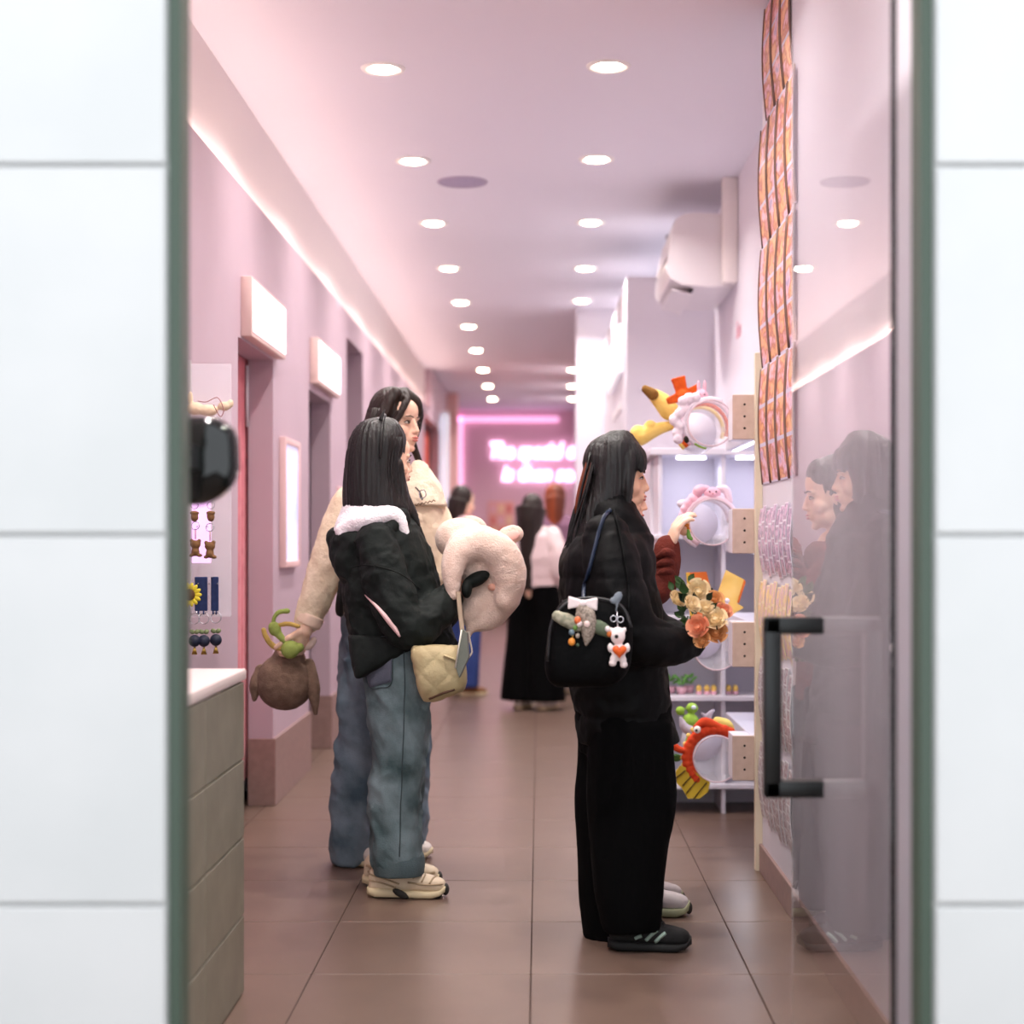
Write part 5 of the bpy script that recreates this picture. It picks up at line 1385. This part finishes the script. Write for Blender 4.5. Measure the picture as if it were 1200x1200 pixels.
mk('vine', plush(sloft([q4(332, 760, -.09), q4(320, 757, -.08), q4(311, 745, -.08), q4(309, 738, -.08)], [.011, .011, .010, .009], 14)), vin2, bh)
mk('vine', plush(sloft([q4(320, 731, -.095), q4(322, 722, -.095), q4(328, 717, -.095), q4(337, 716, -.095)], [.008, .008, .009, .010], 12)), vin, bh)
mk('vine', plush(sloft([q4(326, 733, -.095), q4(338, 731, -.105), q4(350, 734, -.115)], [.008, .009, .008], 10)), vin2, bh)
mk('pale_tag', plush(sloft([q4(352, 760, -.03), q4(362, 757, -.03), q4(368, 750, -.03)], [.010, .014, .012], 8)), mat('tag_pink', srgb(226, 200, 190), .8), bh)

# ------------------------------------------------------------------ W4: shorter woman beyond the puffer woman
D5 = 5.12
def q5(x, y, dy=0): return pt(x, y, D5 + dy)
W4 = thing('person', (q5(735, 700)[0], D5, 0), 'woman in a dark red sweater half hidden behind the puffer woman', 'person')
H5 = Head(q5(724, 581), 0, .10, .92)
body = H5.pieces()
body += limb([q5(722, 640), q5(722, 720), q5(725, 810)], [.055, .08, .09], 16)
body += limb([q5(728, 665, -.10), q5(770, 692, -.09), q5(782, 652, -.08)], [.038, .032, .025])
body += limb([q5(728, 665, .13), q5(745, 740, .15), q5(780, 760, .08)], [.038, .032, .025])
for s in (-1, 1): body += limb([q5(728, 820, s * .08), q5(735, 940, s * .08), q5(745, 1055, s * .08)], [.07, .05, .035])
body += hand_pieces(q5(784, 643, -.08), (.32, -.05, .95), (1, .35, -.2), .5, 1.0, -1)
body += hand_pieces(q5(782, 760, .08), (1, 0, .1), (0, -.5, 1), .7, .95, 1)
mk('body', fuse(body, .0045, 3)[:2], skin2, W4)
H5.features(W4, .9)
hp = [H5.e((-.022, 0, .048), (.092, .086, .098), 22, 14), H5.e((.030, 0, .075), (.05, .07, .06), 18, 12), loft_px(D5, [(560, 700, 732, .08), (600, 696, 728, .085), (640, 692, 718, .08), (660, 692, 708, .04)], 0)]
mk('hair', hairfy(fuse(hp, .006, 3), .004, 90, 7, q5(722, 0)[0], D5), hair_black, W4)
red = mat('sweater_red', srgb(104, 34, 20), .9, srgb(84, 24, 16), 20, bump=.4, bscale=160)
jk = [loft_px(D5, [(635, 705, 745, .09), (650, 694, 755, .15), (690, 692, 758, .16), (760, 692, 762, .155), (820, 690, 765, .155)], 0)]
jk += sloft([q5(728, 662, -.105), q5(752, 690, -.10), q5(772, 688, -.09), q5(780, 664, -.082), q5(782, 642, -.078)], [.055, .055, .050, .046, .040], 24, 16)
jk += sloft([q5(728, 662, .14), q5(742, 720, .165), q5(760, 752, .14), q5(776, 760, .09)], [.058, .056, .05, .04], 20, 16)
mk('sweater', disp(fuse(jk, .008, 3), lambda v: .006 * ridge(v, (14, 14, 22), 71) - .003), red, W4)
tr = [loft_px(D5, [(805, 695, 762, .10), (900, 700, 764, .09), (1000, 705, 766, .085), (1060, 712, 770, .085)], s * .085) for s in (-1, 1)]
for k in range(3):
    mk('sleeve_fold', disp(fuse(sloft([q5(771 - k, 652 + k * 11, -.115), q5(781, 647 + k * 11, -.125), q5(791, 651 + k * 11, -.10)], [.010, .015, .010], 8), .006, 2), lambda v: .002 * fbm(v * 40, 2, 2)), red, W4)
mk('trousers', disp(fuse(tr, .009, 3), tfold), tro, W4)
for yy, x1 in ((5.06, 808), (5.2, 800)):
    b = pt(x1, 1068, yy)
    o, f_, l_, h_, L_ = shoe(W4, (b[0] - .245, yy), (b[0], yy - .01), .046, .075, mat('trainer_grey', srgb(196, 186, 186), .6), mat('sole_sage', srgb(150, 152, 120), .6), 'trainer', chunky=1.2)
    mk('toe_guard', ell(h_ + f_ * (.985 * L_) + np.array([0, 0, .024]), (.012, .026, .02), None, 10, 8), sdk, o)
    mk('lace', tube([h_ + f_ * (.62 * L_) - l_ * .02 + np.array([0, 0, .088]), h_ + f_ * (.58 * L_) + np.array([0, 0, .105]), h_ + f_ * (.62 * L_) + l_ * .02 + np.array([0, 0, .088])], .004, 6), sdk, o)
# little peach plush she reaches for
c = pt(799, 614, 5.10)
t = thing('peach_plush', c, 'small peach plush with an orange beak held in a raised hand', 'plush toy')
mk('body', plush([ell(c, (.026, .022, .026)), ell(c + (-.018, 0, -.012), (.016, .016, .018)), ell(c + (.01, 0, -.024), (.02, .016, .014))], .004), mat('plush_peach', srgb(238, 200, 168), .95, srgb(228, 184, 150), 40), t)
mk('beak', plush([ell(c + (.012, -.016, -.003), (.011, .008, .006)), ell(c + (.018, -.008, -.014), (.008, .008, .007))], .003), mat('beak_orange', srgb(210, 130, 50), .8), t)
mk('green_ribbon', plush(sloft([c + (.018, -.01, -.02), c + (.022, -.01, -.04), c + (.03, -.01, -.048)], [.006, .008, .006], 8), .003), mat('ribbon_green', srgb(120, 178, 80), .7), t)
for s in (-1, 1): mk('eye', ell(c + (s * .009 + .002, -.021, .008), .003, seg=6, rings=5), eye_b, t)

# ------------------------------------------------------------------ people farther down the corridor
def far_person(Dp, xc, ytop, label, hair_m, hair_len, top_m, leg_m, shoe_m, yaw, seed, skirt=.05, hair_w=1.0):
    """yaw 0 = facing +x; built in metres around (x, Dp)"""
    X = (xc - VX) * Dp / F; Ht = EYE + (VY - ytop) * Dp / F; k = Ht / 1.62
    def L(fx, ly, z):
        return np.array([X + fx * math.cos(yaw) - ly * math.sin(yaw), Dp + fx * math.sin(yaw) + ly * math.cos(yaw), z * k])
    t = thing('person', (X, Dp, 0), label, 'person')
    Hd = Head(L(0, 0, 1.485), yaw, .05, .92 * k)
    P = Hd.pieces() + limb([L(-.02, 0, 1.3), L(-.02, 0, 1.1), L(0, 0, .9)], [.07, .09, .10], 14)
    for s in (-1, 1):
        P += limb([L(-.02, s * .15, 1.28), L(-.03, s * .2, 1.03), L(.14, s * .14, .93)], [.04, .035, .026])
        P += limb([L(0, s * .08, .88), L(.01, s * .085, .48), L(-.01, s * .09, .08)], [.075, .05, .035])
        P += hand_pieces(L(.15, s * .13, .925), L(1, -s * .3, 1.1 / k) - L(0, 0, 1.1 / k), (0, 0, 1), .5, .95 * k, s)
    mk('body', fuse(P, .007, 3)[:2], skin2, t); Hd.features(t)
    hp = [Hd.e((-.022, 0, .046), (.094, .090, .100), 20, 14)]
    rows = [(-.04, 1.50, .085, .085), (-.06, 1.42, .075, .09), (-.07, 1.42 - hair_len * .5, .06, .095), (-.075, 1.42 - hair_len, .035, .07)]
    hp += [tube([L(a, 0, b) for a, b, _, _ in rows], [c * hair_w for _, _, c, _ in rows], 16, flat=(1.0, 1.25))]
    mk('hair', hairfy(fuse(hp, .008, 3), .004, 80, seed, X, Dp), hair_m, t)
    P = [join([tube([L(-.02, 0, 1.37), L(-.02, 0, 1.30), L(-.02, 0, 1.15), L(0, 0, .98), L(0, 0, .92)], [.07, .125, .135, .125, .125], 20, flat=(.95, 1.4), up=(math.cos(yaw), math.sin(yaw), 0))])]
    for s in (-1, 1): P += sloft([L(-.02, s * .15, 1.30), L(-.03, s * .205, 1.14), L(-.01, s * .2, 1.02), L(.13, s * .145, .935)], [.065, .066, .06, .044], 16, 14)
    mk('top', disp(fuse(P, .011, 3), lambda v: .006 * ridge(v, (12, 12, 9), seed)), top_m, t)
    P = []
    for s in (-1, 1): P += sloft([L(0, s * .075, .93), L(.01, s * .085, .6), L(0, s * .09, .3), L(-.01, s * .095, .07)], [.105, .09 + skirt * .3, .085 + skirt * .7, .08 + skirt], 16, 16, False)
    mk('trousers', disp(fuse(P, .011, 3), lambda v: .005 * ridge(v, (14, 14, 4), seed + 2)), leg_m, t)
    for s in (-1, 1):
        a = L(-.08, s * .09, 0); b = L(.15, s * .10, 0)
        shoe(t, a[:2], b[:2], .044, .07, shoe_m, sol, 'shoe')
    return t
far_person(11.15, 625, 578, 'girl in a white sweater and black wide trousers seen from behind', hair_brown, .52, mat('knit_white', srgb(238, 214, 214), .9), tro, wsh, 1.15, 81, .06, 1.3)
far_person(12.35, 651, 566, 'person with copper hair and mauve top beyond the white sweater girl', hair_copper, .25, mat('knit_mauve', srgb(132, 96, 118), .9), tro, wsh, 1.5, 83)
P6 = far_person(12.2, 543, 568, 'person in a pale pink sweater and blue jeans beyond the plush hood', hair_brown, .12, mat('knit_pink', srgb(244, 206, 212), .9), denim('denim_bright', srgb(66, 86, 150), srgb(56, 74, 134)), mat('shoe_tan', srgb(140, 92, 56), .6), .5, 85, .0)
